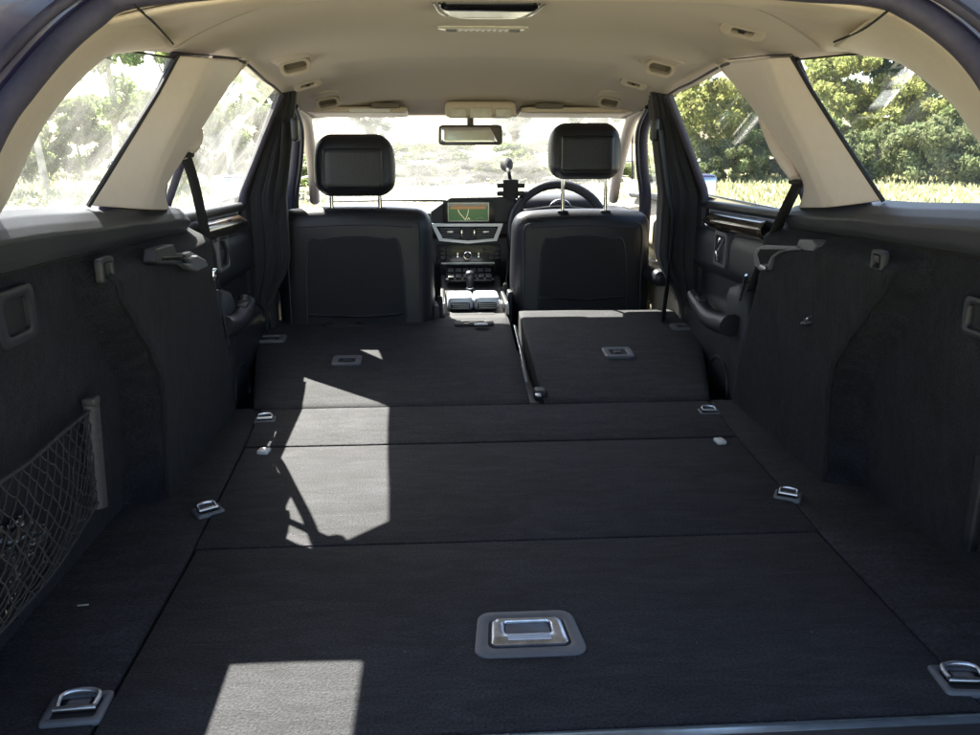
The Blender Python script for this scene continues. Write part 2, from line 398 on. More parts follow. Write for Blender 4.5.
grid('body_flange', flange, 90, 8, 'paint', car, solid=.003)

# quarter window edges and beige rear trim between aperture and window
def glp(px, py, s):
    # point on the inclined glass plane of side s
    z = .6
    for _ in range(12):
        p = at(px, py, x=s * xglass(z)); z = p.z
    return p
winL = [glp(-40, 262, -1), glp(0, 197, -1), glp(32, 129, -1), glp(68, 82, -1), glp(100, 54, -1), glp(118, 50, -1), glp(173, 58, -1)]
winR = [glp(794, 60, 1), glp(870, 53, 1), glp(893, 56, 1), glp(915, 66, 1), glp(956, 99, 1), glp(982, 135, 1), glp(1040, 215, 1)]
def strip(name, A, B, m, bow=.012, s=-1, **k):
    A = smooth_path(A, 6); B = smooth_path(B, 6)
    def f(a, b):
        def ev(P):
            i = a * (len(P) - 1); q = min(int(i), len(P) - 2); return P[q].lerp(P[q + 1], i - q)
        p = ev(A).lerp(ev(B), b); p = p + Vector((-s * bow, -bow * .3, -bow * .6)) * math.sin(math.pi * b); return p
    return grid(name, f, 40, 10, m, car, solid=.003, **k)
inn = Vector((.004, 0, 0))
strip('rear_pillar_trim', [apL[0], apL[1], apL[2], apL[3], apL[4], apL[5]], [p + Vector((.008, 0, -.003)) for p in winL[:-1]] + [at(172, 46, z=.808)], 'beige_plastic', bow=.005, s=-1)
strip('rear_pillar_trim', [apR[5], apR[4], apR[3], apR[2], apR[1], at(889, 6, y=.97)], [p + Vector((-.008, 0, -.003)) for p in winR[:0:-1]] + [at(834, 46, z=.808)], 'beige_plastic', bow=.005, s=1)
# rear cross trim, brighter moulded panel ahead of the tailgate seal
def rear_header(a, b):
    u = -1 + 2 * b; x = u * .55; ye = 1.12 + .36 * abs(u) ** 1.8
    y = .985 + (ye - .985) * a
    return Vector((x, y, ceil_pt(x, y) - .004 - .012 * math.sin(math.pi * min(1, a * 1.0)) * (1 - abs(u) ** 4)))
grid('rear_header_trim', rear_header, 16, 40, 'beige_plastic', car, solid=.004, offset=0)
# dark joints between moulded trims
tube('trim_joint', smooth_path([at(134, 5, z=.803), at(155, 24, z=.802), at(173, 44, z=.804)], 5), .0016, 'seam', car, nseg=5)
tube('trim_joint', smooth_path([at(889, 10, z=.806), at(862, 30, z=.806), at(834, 42, z=.808)], 5), .0016, 'seam', car, nseg=5)

# D pillar (the wide beige pillar) -----------------------------------------------------
def d_pillar(s):
    prof = []   # per level: rear outer, crease, front inner, front outer
    if s < 0:
        rear = [(85, 206), (108, 169), (132, 130), (155, 92), (175, 59)]
        crease = [(148, 210), (160, 172), (176, 136), (196, 98), (214, 58)]
        front = [(172, 210), (166, 190), (186, 158), (213, 112), (243, 60)]
    else:
        rear = [(886, 201), (862, 165), (838, 128), (815, 92), (794, 60)]
        crease = [(828, 208), (812, 172), (796, 136), (778, 98), (764, 58)]
        front = [(795, 208), (803, 186), (783, 152), (752, 108), (722, 62)]
    lv = []
    for i in range(5):
        t = i / 4
        a = glp(*rear[i], s) + Vector((-s * .006, 0, 0))
        c = at(*crease[i], x=s * (.640 - .115 * t)); f = at(*front[i], x=s * (.660 - .095 * t))
        if i == 4:
            a.z += .006
        g = Vector((s * (xglass(f.z) - .002), f.y + .012, f.z)); lv.append([a, c, f, g])
    cols = [smooth_path([l[k] for l in lv], 5) for k in range(4)]
    n = len(cols[0]); m_ = 18
    def fn(a, b):
        i = min(int(a * (n - 1) + .5), n - 1); q = [cols[k][i] for k in range(4)]
        # rounded corners at the crease and the front edge
        pts = [q[0], q[0].lerp(q[1], .85), q[1].lerp(q[2], .12), q[1].lerp(q[2], .86), q[2].lerp(q[3], .22), q[3]]
        t = b * 5; k = min(int(t), 4); fr = t - k
        return pts[k].lerp(pts[k + 1], fr)
    o = grid('pillar_trim', fn, n - 1, 30, 'pillar_beige', car, solid=.004)
    sm = o.modifiers.new('round', 'SUBSURF'); sm.levels = 1; sm.render_levels = 1
    o['label'] = 'wide beige pillar cover with a long crease'
    rr_ = [l[0] for l in lv]; ff_ = [Vector((0, 1.745 + .02 * i / 4, l[0].z)) for i, l in enumerate(lv)]
    vs = [p + Vector((s * .009, .014, 0)) for p in rr_] + [Vector((s * (xglass(f.z) + .003), f.y, f.z)) for f in ff_]
    vs[0].z -= .06; vs[5].z -= .06; vs[4].z += .02; vs[9].z += .02
    mesh('pillar_light_plug', vs, [(i, i + 1, 6 + i, 5 + i) for i in range(4)], 'paint', o, solid=.004)  # outer body plate added to plug a sun leak behind the trim
    # shallow raised line parallel to the crease
    L = [q[1].lerp(q[0], .34) + Vector((-s * .001, -.001, 0)) for q in zip(*cols)][3:-3]
    tube('press_line', L, .0008, 'pillar_beige', o, nseg=5)
    # belt exit housing
    if s < 0:
        h = [at(196, 124, x=-.622), at(196, 135, x=-.620), at(192, 145, x=-.620), at(187, 153, x=-.622)]
    else:
        h = [at(762, 118, x=.60), at(774, 142, x=.606), at(786, 162, x=.612), at(796, 180, x=.62)]
    tube('belt_guide', smooth_path(h, 5), [(.008 + .008 * math.sin(math.pi * i / 15), .011 + .009 * (i / 15)) for i in range(16)], 'pillar_beige', o, nseg=10)
    # dark slot at belt exit
    p = h[-1]
    rbox('belt_slot', p + Vector((-s * .002, -.0, -.004)), (.020, .030, .010), .005, 'black_matt', o, n=4, rot=E(0, 0, 0))
    # roof edge joint
    tube('trim_joint', [lv[4][0] + Vector((0, -.004, .004)), lv[4][1] + Vector((0, -.004, .004)), lv[4][2] + Vector((0, 0, .004))], .0010, 'seam', o, nseg=5)
    return lv
LV = {s: d_pillar(s) for s in (-1, 1)}

# side glass ------------------------------------------------------------------------
def gp(s, y, z, off=0): return Vector((s * (xglass(z) + off), y, z))
for s in (-1, 1):
    W = smooth_path(winL if s < 0 else winR[::-1], 4)
    rearb = LV[s][0][0]; reart = LV[s][4][0]
    poly = W + [Vector((s * xglass(reart.z), reart.y + .03, reart.z)), Vector((s * xglass(rearb.z - .02), rearb.y + .03, rearb.z - .02))]
    poly = [p + Vector((s * .006, 0, 0)) for p in poly]
    o = mesh('quarter_window', poly, [tuple(range(len(poly)))], 'side_glass_dust_haze' if s < 0 else 'side_glass', car, smooth=False)
    tube('window_seal', [W[0]] + W[1:] + [LV[s][4][0]] , .0018, 'black_matt', o, nseg=5)
    tube('window_seal', [l[0] + Vector((0, -.002, 0)) for l in LV[s]], .0042, 'black_matt', o, nseg=6)

# rear doors, front doors (door > card pieces) -----------------------------------------
def door(s, rear):
    if rear: y0, y1, sill0, sill1 = 1.78, 2.62, .497, .472
    else: y0, y1, sill0, sill1 = 2.66, 3.62, .47, .44
    def sill(y): return sill0 + (sill1 - sill0) * (y - y0) / (y1 - y0)
    def card(a, b):
        y = y0 + (y1 - y0) * a; zt = sill(y); z = zt - b * (zt + .34)
        x = .735
        x += -.035 * sstep(.02, .10, zt - z) + .03 * sstep(.17, .21, zt - z) - .045 * sstep(.27, .33, zt - z)
        if b < .02: x = .745
        return Vector((s * x, y, z))
    d = grid('door', card, 26, 60, 'dark_plastic' if rear else ('door_sunlit_cream' if s > 0 else 'dark_plastic'), car, solid=.003)
    d['label'] = ('rear' if rear else 'front') + ' door lining'
    # window sill pad
    tube('sill', [Vector((s * .722, y0 + (y1 - y0) * i / 8, sill(y0 + (y1 - y0) * i / 8) + .001)) for i in range(9)], [(.010, .022)] * 9 if False else .013, 'belt_plastic', d, nseg=10)
    # glass
    zt0, zt1 = (.838, .80) if rear else (.80, .742)
    N = 8
    def g(a, b):
        y = y0 + (y1 - y0) * a; zt = interp(min(y, 3.16), RAILZ) if y < 3.16 else .744 - (y - 3.16) * .52
        zt = max(zt, sill(y) + .01) ; z = sill(y) + (zt - sill(y)) * b; return Vector((s * (xglass(z) + .008), y, z))
    gl = grid('window', g, N, 2, 'side_glass_dust_haze' if s < 0 else 'side_glass', d, smooth=False)
    tube('window_frame', [g(i / 14, 1) + Vector((-s * .004, 0, 0)) for i in range(15)], .0035, 'rubber', d, nseg=6)
    if rear:
        tube('divider_bar', [gp(s, 1.83, .48, -.004), gp(s, 1.80, .66, -.004), gp(s, 1.76, .82, -.004)], .009, 'rubber', d, nseg=6)
        # wood strip
        z_ = .438; ya, yb = (2.03, 2.50)
        pts = []
        for i in range(25):
            t = i / 24; y = ya + (yb - ya) * t; c = z_ + .012 * (1 - t) - .004 * t; h = .024 * min(1, (1 - t) * 8) ** .5
            pts.append((y, c, h))
        vs, fs = [], []
        for (y, c, h) in pts:
            for k in range(7):
                q = -1 + 2 * k / 6; vs.append(Vector((s * (.697 - .014 * (1 - q * q)), y, c + h * q)))
        for i in range(24):
            for k in range(6): a = i * 7 + k; fs.append((a, a + 1, a + 8, a + 7))
        mesh('wood_strip', vs, fs, 'wood', d, solid=.003)
        tube('wood_strip_chrome', [Vector((s * .692, p[0], p[1] - p[2] - .003)) for p in pts], .002, 'chrome', d, nseg=5)
        # handle recess with chrome lever
        c = at(723, 249, x=.70) if s > 0 else at(221, 252, x=-.70)
        xf = frame_xf(c, (0, 1, 0), (0, 0, 1))
        hh = extr('handle_bezel', rrect(.105, .098, .012, 4), -.010, .010, 'grey_plastic', d, xf=xf, holes=rrect(.083, .078, .010, 4))
        box('handle_recess', c + Vector((s * .002, 0, 0)), (.006, .08, .075), 'black_matt', d)
        tube('door_handle', [c + Vector((-s * .012, -.022, .032)), c + Vector((-s * .020, -.016, .0)), c + Vector((-s * .012, -.012, -.03))], (.005, .010), 'chrome', d, nseg=8)
        # pull cup / armrest sweeping down and forward
        P = [at(694, 296, x=.655), at(700, 306, x=.655), at(711, 319, x=.65), at(730, 325, x=.65)] if s > 0 else [at(247, 300, x=-.655), at(244, 312, x=-.655), at(236, 324, x=-.65), at(222, 328, x=-.65)]
        P = smooth_path(P, 6)
        tube('armrest', P, [(.020 + .012 * i / (len(P) - 1), .026) for i in range(len(P))], 'leather', d, nseg=12)
        q = P[6] + Vector((-s * .0, -.01, .022))
        sw = rbox('window_switch', q, (.030, .042, .012), .004, 'dark_plastic', d, n=4, rot=E(12, 0, 0))
        tube('switch_trim', [q + Vector((-.01, -.014, .008)), q + Vector((0, 0, .009)), q + Vector((.012, .012, .009))], .0012, 'chrome', d, nseg=5)
        # speaker hollow
        c = Vector((s * .682, 2.25, -.02)); 
        tube('speaker_ring', [c + Vector((0, .085 * math.cos(2 * math.pi * i / 24), .085 * math.sin(2 * math.pi * i / 24))) for i in range(24)], .005, 'dark_plastic', d, nseg=6, closed=True)
    else:
        rbox('armrest', (s * .67, 3.05, .20), (.09, .50, .06), .025, 'leather', d, n=8)
        for k in range(5):
            tube('card_rib', [Vector((s * .688, 2.76 + .035 * k, .14)), Vector((s * .688, 2.77 + .035 * k, -.12))], .004, 'door_sunlit_cream' if s > 0 else 'dark_plastic', d, nseg=5)
    return d
for s in (-1, 1):
    for rear in (True, False): door(s, rear)

# B pillars: dark, with vertical folds like the rubber-edged trim in the photo
def b_pillar(s):
    def f(a, b):
        z = -.30 + 1.115 * a
        lean = max(0, z - .5)
        xo = .728 - .45 * lean; xi = .600 - .16 * lean + .085 * sstep(.32, .10, z)
        yo = 2.60 + .02 * lean; t = b
        if t < .55:
            k = t / .55; x = xo + (xi - xo) * k; y = yo + .05 * k
        else:
            k = (t - .55) / .45; x = xi + .03 * k; y = yo + .05 + .18 * k
        fold = .0055 * math.sin(t * 38 + 2.2 * math.sin(z * 3.0) + .6 * math.sin(z * 9)) * sstep(0, .06, t) * sstep(1, .9, t)
        fold += .003 * math.sin(t * 90 + 3 * z)
        zz = z
        return Vector((s * (x + fold * .4), y - fold, zz))
    o = grid('pillar_cover', f, 60, 90, 'cloth_black', car, solid=.004)
    o['label'] = 'black cover over the middle pillar with upright folds'
    # second fold roll at the window edge
    tube('edge_seal', [Vector((s * (.722 - .45 * max(0, z - .5)), 2.592 + .02 * max(0, z - .5), z)) for z in [.40 + .04 * i for i in range(11)]], .012, 'rubber', o, nseg=8)
    # upper belt anchor
    q = Vector((s * .548, 2.60, .70))
    rbox('belt_anchor', q, (.022, .045, .07), .01, 'dark_plastic', o, n=5)
for s in (-1, 1): b_pillar(s)

# A pillars + front door inner frames
for s in (-1, 1):
    P = smooth_path([Vector((s * .60, 2.96, .785)), Vector((s * .598, 3.14, .745)), Vector((s * .62, 3.36, .64)), Vector((s * .645, 3.58, .52)), Vector((s * .675, 3.78, .41))], 6)
    o = tube('front_pillar_trim', P, [(.022, .024)] * len(P), 'beige_plastic', car, nseg=12)
    P2 = smooth_path([Vector((s * .605, 2.86, .775)), Vector((s * .615, 3.02, .70)), Vector((s * .64, 3.10, .58)), Vector((s * .668, 3.14, .46)), Vector((s * .67, 3.15, .30))], 6)
    tube('front_door_frame', P2, [(.018, .020)] * len(P2), 'rubber', car, nseg=10)
    tube('front_door_frame', [p + Vector((-s * .025, -.02, .0)) for p in P2], .008, 'dark_plastic', car, nseg=8)
    # exterior mirror
    mr = rbox('door_mirror', (s * .93, 3.42, .47), (.20, .07, .13), .03, 'paint', car, n=7)
    rbox('mirror_glass', (s * .93, 3.382, .47), (.17, .006, .105), .003, 'chrome', mr, n=4)

# windscreen, cowl, bonnet
mesh('windscreen', [Vector((-.60, 3.15, .756)), Vector((.60, 3.15, .756)), Vector((.70, 3.86, .385)), Vector((-.70, 3.86, .385))], [(0, 1, 2, 3)], 'windscreen_glass', car, smooth=False)
grid('bonnet', lambda a, b: Vector(((-.80 + 1.6 * b), 3.88 + 1.1 * a, .37 - .05 * a - .14 * a * a - .06 * abs(-1 + 2 * b) ** 3)), 14, 14, 'paint', car, solid=.01)
for sx in (-.35, .25):
    tube('wiper', [Vector((sx - .25, 3.84, .40)), Vector((sx, 3.83, .405)), Vector((sx + .28, 3.82, .402))], .006, 'black_matt', car, nseg=6)

# outer body sides, bumper, lamps, wheels
for s in (-1, 1):
    def side(a, b):
        y = .52 + 4.4 * a; z = .50 - b * .82; x = 1.02 - .10 * (1 - math.sin(math.pi * min(1, b * .9 + .12))) - .10 * sstep(.25, 0, a) * .6
        if b < .04: x = .745
        return Vector((s * x, y, z))
    grid('body_side', side, 40, 16, 'paint', car, solid=.004)
    tl = rbox('tail_lamp', (s * .77, .60, .33), (.16, .14, .26), .04, 'tail_red', car, n=6)
    for y in (1.35, 4.15):
        C = Vector((s * .90, y, GZ + .33)); wh = mesh('wheel', *tube_geo([C + Vector((s * k, 0, 0)) for k in (-.11, -.10, .10, .11)], [.27, .325, .325, .28], 36), 'tyre', car)
        mesh('rim', *tube_geo([C + Vector((s * k, 0, 0)) for k in (.095, .112)], [.22, .20], 24), 'satin_metal', wh)
rbox('rear_bumper', (0, .50, -.20), (1.70, .22, .36), .07, 'paint', car, n=9)

# ------------------------------------------------------------------ boot floor pieces
def slab(name, pts, z0, z1, m='carpet', r=.006, parent=car, zf=None):
    # polygon slab with a rolled edge; pts counter-clockwise in xy
    n = len(pts); cx = sum(p[0] for p in pts) / n; cy = sum(p[1] for p in pts) / n
    vs, fs = [], []
    lv = [(0, z0), (0, z1 - r), (r * .35, z1 - r * .3), (r, z1)]
    for ins, z in lv:
        for p in pts:
            dx = -math.copysign(min(ins, abs(p[0] - cx)), p[0] - cx); dy = -math.copysign(min(ins, abs(p[1] - cy)), p[1] - cy)
            vs.append(Vector((p[0] + dx, p[1] + dy, z + (zf(p[0], p[1]) if zf else 0))))
    for k in range(3):
        for i in range(n): j = (i + 1) % n; fs.append((k * n + i, k * n + j, (k + 1) * n + j, (k + 1) * n + i))
    fs.append(tuple(range(n))); fs.append(tuple(range(3 * n, 4 * n)))
    return mesh(name, vs, fs, m, parent, angle=50)
fr = slab('floor_panel', [(-.534, .812), (.536, .812), (.540, 1.288), (-.540, 1.288)], -.03, .0, r=.003); fr['label'] = 'rear boot floor panel with the metal lift handle'
slab('floor_panel', [(-.545, 1.2915), (.545, 1.2915), (.566, 1.768), (-.566, 1.768)], -.03, .0, r=.003)
slab('floor_panel', [(-.567, 1.7715), (.567, 1.7715), (.585, 2.04), (-.585, 2.04)], -.03, .002, r=.003)
for s in (-1, 1):
    pts = [(s * .539, .808), (s * .80, .808), (s * .80, 2.06), (s * .5885, 2.06), (s * .5705, 1.77), (s * .5475, 1.29)]
    if s < 0: pts = pts[::-1]
    o = slab('side_floor', pts, -.03, -.002, r=.005)
mesh('underfloor', [Vector((-.8, .6, -.035)), Vector((.8, .6, -.035)), Vector((.8, 2.1, -.035)), Vector((-.8, 2.1, -.035))], [(0, 1, 2, 3)], 'seam', car, smooth=False, solid=.01)
box('cabin_floor', (0, 2.95, -.36), (1.5, 1.75, .02), 'cloth_black', car)
# sill at the loading edge
rbox('load_sill', (0, .70, -.018), (1.42, .195, .05), .012, 'dark_plastic', car, n=8)
rbox('sill_edge', (.1, .728, -.003), (1.3, .156, .018), .006, 'sill_paint', car, n=8)

# lift handle in the floor
hc = at(528, 634, z=0) 
lift = extr('lift_handle_bezel', rrect(.146, .108, .020, 6, taper=.07), -.004, .004, 'grey_plastic', car, xf=Matrix.Translation(hc), holes=rrect(.112, .070, .012, 6, taper=.05))
lift['label'] = 'grey bezel of the floor lift handle'
xf = Matrix.Translation(hc)
box('handle_recess', hc + Vector((0, 0, .0012)), (.116, .072, .0016), 'black_matt', lift, bevel=0)
extr('lift_handle', rrect(.104, .062, .009, 5, taper=.04), .001, .0075, 'steel', lift, xf=xf @ Matrix.Translation((0, -.001, 0)), holes=[(x, y + .009) for x, y in rrect(.066, .028, .005, 5)], bevel=.002)
extr('handle_well', rrect(.064, .027, .005, 5), .001, .003, 'grey_plastic', lift, xf=xf @ Matrix.Translation((0, .008, 0)))
for k in range(4):
    box('grip_rib', hc + Vector((0, -.0125 - .0036 * k, .0078)), (.060, .0016, .0016), 'silver', lift, bevel=.0004)

# tie-down eyes: one thing with parts, then copies
def tie_down(name='tie_down_eye', w_=.072, l_=.058):
    root = empty(name)
    extr('base_plate', rrect(w_, l_, .006, 3), -.004, .0035, 'grey_plastic', root, holes=rrect(w_ * .72, l_ * .68, .005, 3), local=True)
    box('recess', (0, 0, -.0005), (w_ * .74, l_ * .7, .002), 'black_matt', root, bevel=0, local=True)
    a = w_ * .30; b = l_ * .30
    P = smooth_path([(-a, -b * .2, .006), (-a, b, .009), (0, b * 1.35, .010), (a, b, .009), (a, -b * .2, .006)], 5)
    tube('ring', P, .0036, 'steel', root, nseg=8, local=True)
    tube('hinge_pin', [(-a * 1.15, -b * .3, .005), (a * 1.15, -b * .3, .005)], .0042, 'satin_metal', root, nseg=8, local=True)
    rbox('ring_pad', (0, b * .25, .0035), (a * 1.3, b * 1.1, .004), .002, 'grey_plastic', root, n=3, local=True)
    return root
td = tie_down(); tag(td, 'metal tie-down eye at the near left corner of the boot floor', 'tie-down', 'tie-down eyes on the boot floor')
td.location = at(77, 709, z=.0) ; td.rotation_euler = (0, 0, R(4))
TD = [((965, 681), -6, 'metal tie-down eye at the near right corner of the boot floor', 1), ((208, 511), 35, 'metal tie-down eye beside the left wheel arch', .7), ((788, 496), -30, 'metal tie-down eye beside the right wheel arch', .7),
      ((265, 420), 6, 'sunlit metal tie-down eye by the folded seat at the far left', .72), ((709, 412), -4, 'metal tie-down eye by the folded seat at the far right', .72)]
for (p, a, lab, sc_) in TD:
    c = copy_thing(td, at(*p, z=.001), R(a), lab, scale=(sc_, sc_, 1))
# pale stops at the middle seam
o = rbox('panel_stop', at(264, 451, z=.004), (.026, .028, .010), .004, 'white_plastic', car, n=4, rot=E(0, 0, -8)); o['label'] = 'pale clip at the left end of the floor seam'
o = rbox('panel_stop', at(720, 441, z=.004), (.022, .030, .010), .004, 'white_plastic', car, n=4, rot=E(0, 0, 8)); o['label'] = 'pale clip at the right end of the floor seam'

# ------------------------------------------------------------------ side walls
def ztop(y): return interp(y, [(.7, .545), (1.1, .520), (1.45, .508), (1.9, .488)])
def zshelf(y): return interp(y, [(.7, .600), (1.1, .578), (1.43, .560), (1.72, .543), (1.95, .515)])
YE = [(0, 1.50), (.10, 1.505), (.185, 1.50), (.25, 1.48), (.31, 1.43), (.37, 1.37), (.43, 1.318), (.485, 1.30), (.55, 1.30)]
def wallx(y, z):
    xr = .730 - .050 * (z / .5)
    xa = .655 - .028 * sstep(0, .40, z)
    k = sstep(-.022, .006, y - interp(z, YE))
    x = xr + (xa - xr) * k
    # fold the arch top outwards under the belt trim
    x += (.685 - x) * sstep(.452, .492, z) * .9
    # front end turns outwards
    yf = 2.075 - .19 * sstep(0, .42, z)
    x += .10 * sstep(yf - .03, yf + .03, y) ** 1.5
    return x
for s in (-1, 1):
    def wf(a, b, s=s):
        y = .62 + 1.53 * b; z = -.01 + a * (ztop(y) + .02)
        return Vector((s * wallx(y, z), y, z))
    o = grid('side_panel', wf, 70, 150, 'side_carpet', car, solid=.004, angle=180)
    o['label'] = 'black carpeted side panel over the wheel arch'
    # seam line of the arch cover
    P = []
    for i in range(60):
        z = .015 + .465 * i / 59; y = interp(z, YE) + .004
        P.append(Vector((s * (wallx(y, z) + .001), y, z)))
    tube('panel_seam', P, .0038, 'seam', o, nseg=6)
    # belt trim with shelf
    def bf(a, b, s=s):
        y = .66 + 1.21 * a; zt = ztop(y) - .012; zs = zshelf(y)
        Q = [(.695, zt), (.664, zt + .002), (.658, zt + .012), (.652, zs - .030), (.660, zs - .018), (.672, zs - .006), (xglass(zs + .002) + .006, zs + .004)]
        t = b * 6; k = min(int(t), 5); fr_ = t - k
        x = Q[k][0] + (Q[k + 1][0] - Q[k][0]) * fr_; z = Q[k][1] + (Q[k + 1][1] - Q[k][1]) * fr_
        end = sstep(1.82, 1.87, y); x += .05 * end; z += (zt + .02 - z) * end * .35
        return Vector((s * x, y, z))
    bt = grid('belt_trim', bf, 60, 36, 'belt_plastic', car, solid=.004, angle=60)
    tube('trim_joint', [Vector((s * .668, .7 + i * .04, ztop(.7 + i * .04) - .013)) for i in range(29)], .0035, 'seam', bt, nseg=5)
    # seat bolster sliver between arch and folded backrest
    rbox('seat_bolster', (s * .715, 2.12, .10), (.09, .12, .40), .035, 'grey_plastic' if False else 'dark_plastic', car, n=7, rot=E(-14, 0, s * 4))

# backrest latch / retractable cover cradles on the arches
def pxpoly(name, pts, x, thick, m, parent, bev=.002):
    P = [at(a, b, x=x) for a, b in pts]; s_ = 1 if x > 0 else -1; n = len(P)
    vs = P + [p + Vector((s_ * thick, 0, 0)) for p in P]
    o = mesh(name, vs, [tuple(range(n)), tuple(range(n, 2 * n))] + [(i, (i + 1) % n, n + (i + 1) % n, n + i) for i in range(n)], m, parent, smooth=False)
    b = o.modifiers.new('bevel', 'BEVEL'); b.width = bev; b.segments = 3; b.limit_method = 'ANGLE'
    return o
def latch(s):
    if s > 0:
        o = pxpoly('latch_cradle', [(753, 254), (756, 248), (764, 245), (796, 246), (797, 250), (780, 252), (772, 258), (768, 270), (759, 271), (754, 265)], .617, .022, 'grey_plastic', car, .003)
        pxpoly('latch_cup', [(757, 254), (760, 249), (790, 248.2), (778, 251), (770, 257), (767, 264), (760, 264.5)], .6155, .01, 'black_gloss', o, .001)
        pxpoly('latch_cap', [(795, 250), (799, 239), (812, 240), (816, 246), (813, 251), (797, 252)], .626, .03, 'grey_plastic', o, .003)
        rbox('latch_lever', at(763, 267.5, x=.611), (.008, .030, .010), .003, 'satin_metal', o, n=4)
    else:
        o = pxpoly('latch_cradle', [(155, 262), (156, 249), (174, 244), (177, 253), (194, 253), (205, 259), (203, 266), (190, 265), (158, 264)], -.612, .022, 'dark_plastic', car, .003)
        pxpoly('latch_cup', [(162, 260), (163, 257), (186, 255.5), (186, 260)], -.6105, .01, 'black_gloss', o, .001)
        pxpoly('latch_lever', [(189, 258), (198, 255.5), (206, 260), (209, 266), (198, 271), (191, 269), (184, 264), (192, 263)], -.600, .016, 'grey_plastic', o, .004)
        pxpoly('latch_button', [(184, 254), (191, 251.5), (192, 253.5), (186, 256)], -.608, .012, 'satin_metal', o, .001)
    o['label'] = 'seat back latch cradle on the ' + ('right' if s > 0 else 'left') + ' arch'
latch(-1); latch(1)

# hooks and sockets on the walls
def on_wall(px, py):
    d = (at(px, py, y=3) - CAM).normalized(); t = .5
    while t < 3:
        p = CAM + d * t
        if abs(p.x) > wallx(p.y, p.z) - .001: break
        t += .002
    return p
def wall_plate(px, py, x, w_, h_, m, name, hole=True, rz=0):
    c = on_wall(px, py); s = 1 if x > 0 else -1; c.x -= s * (.012 if w_ < .06 else .005)
    xfm = frame_xf(c + Vector((-s * .004, 0, 0)), (0, -s, 0), (0, 0, 1))
    o = extr(name, rrect(w_, h_, min(w_, h_) * .2, 4), -.006, .005, m, car, xf=xfm, holes=rrect(w_ * .62, h_ * .62, min(w_, h_) * .12, 4))
    box('recess', c + Vector((s * .002, 0, 0)), (.006, w_ * .64, h_ * .64), 'black_matt', o, bevel=0)
    return o, c
o, c = wall_plate(95, 270, -.69, .050, .040, 'dark_plastic', 'cargo_hook'); o['label'] = 'small black hook plate high on the left panel'
box('hook_tongue', c + Vector((.004, .004, 0)), (.006, .010, .022), 'dark_plastic', o)
o, c = wall_plate(888, 261, .69, .040, .038, 'dark_plastic', 'cargo_hook'); o['label'] = 'small black hook plate high on the right panel'
box('hook_tongue', c + Vector((-.004, 0, .004)), (.012, .016, .012), 'dark_plastic', o)
box('socket_cover', on_wall(876, 261), (.008, .014, .020), 'dark_plastic', car)
o, c = wall_plate(8, 316, -.70, .10, .075, 'dark_plastic', 'wall_pocket_handle'); o['label'] = 'recessed grip on the near left panel'
o = box('seat_release', on_wall(810, 321), (.010, .036, .018), 'dark_plastic', car, rot=E(-25, 0, 0)); o['label'] = 'seat release switch on the right arch'
box('switch_lever', on_wall(812, 319) + Vector((-.007, 0, 0)), (.008, .014, .006), 'chrome', o, rot=E(-25, 0, 0))
box('switch_lever', on_wall(807, 323) + Vector((-.007, 0, 0)), (.008, .012, .005), 'satin_metal', o, rot=E(-25, 0, 0))
o = rbox('net_bracket', on_wall(978, 492), (.016, .024, .20), .005, 'dark_plastic', car, n=4); o['label'] = 'upright net bracket on the near right panel'
# black rocker/loop on the right far edge
o, c = wall_plate(985, 318, .70, .07, .06, 'dark_plastic', 'wall_pocket_handle'); o['label'] = 'recessed grip on the near right panel'

# rear seat belts
def belt(P, wdir, wd, label, name='seat_belt'):
    o = ribbon(name, smooth_path(P, 6), wdir, wd, 'belt_web', car, solid=.0018); o['label'] = label; return o
belt([at(185, 154, x=-.625), at(194, 182, x=-.635), at(203, 222, x=-.645), at(211, 258, x=-.655), at(216, 290, x=-.66)], (1, .25, .3), .021, 'rear left belt webbing')
b_ = belt([at(799, 182, x=.625), at(789, 202, x=.635), at(776, 230, x=.645), at(764, 258, x=.655), at(752, 290, x=.66)], (1, -.25, .45), .030, 'rear right belt webbing')
# front belts hanging behind the middle pillars
belt([Vector((-.57, 2.60, .72)), Vector((-.60, 2.63, .55)), Vector((-.655, 2.66, .30)), Vector((-.665, 2.68, -.1))], (.5, 1, 0), .045, 'front left belt webbing')
belt([Vector((.56, 2.58, .70)), Vector((.60, 2.60, .52)), Vector((.63, 2.62, .40)), Vector((.62, 2.64, .10)), Vector((.62, 2.66, -.05))], (.6, 1, 0), .045, 'front right belt webbing')
# bright belt buckle end beside left arch
o = rbox('belt_anchor_tongue', at(214, 274, x=-.625), (.012, .030, .026), .005, 'chrome', car, n=4)
tube('arch_edge_strip', smooth_path([at(217, 290, x=-.618), at(224, 318, x=-.625), at(229, 345, x=-.63)], 4), .0022, 'satin_metal', car, nseg=5)
o = tube('arch_edge_strip', smooth_path([at(746, 275, x=.622), at(743, 288, x=.625), at(740, 300, x=.628)], 4), (.006, .003), 'satin_metal', car, nseg=6)

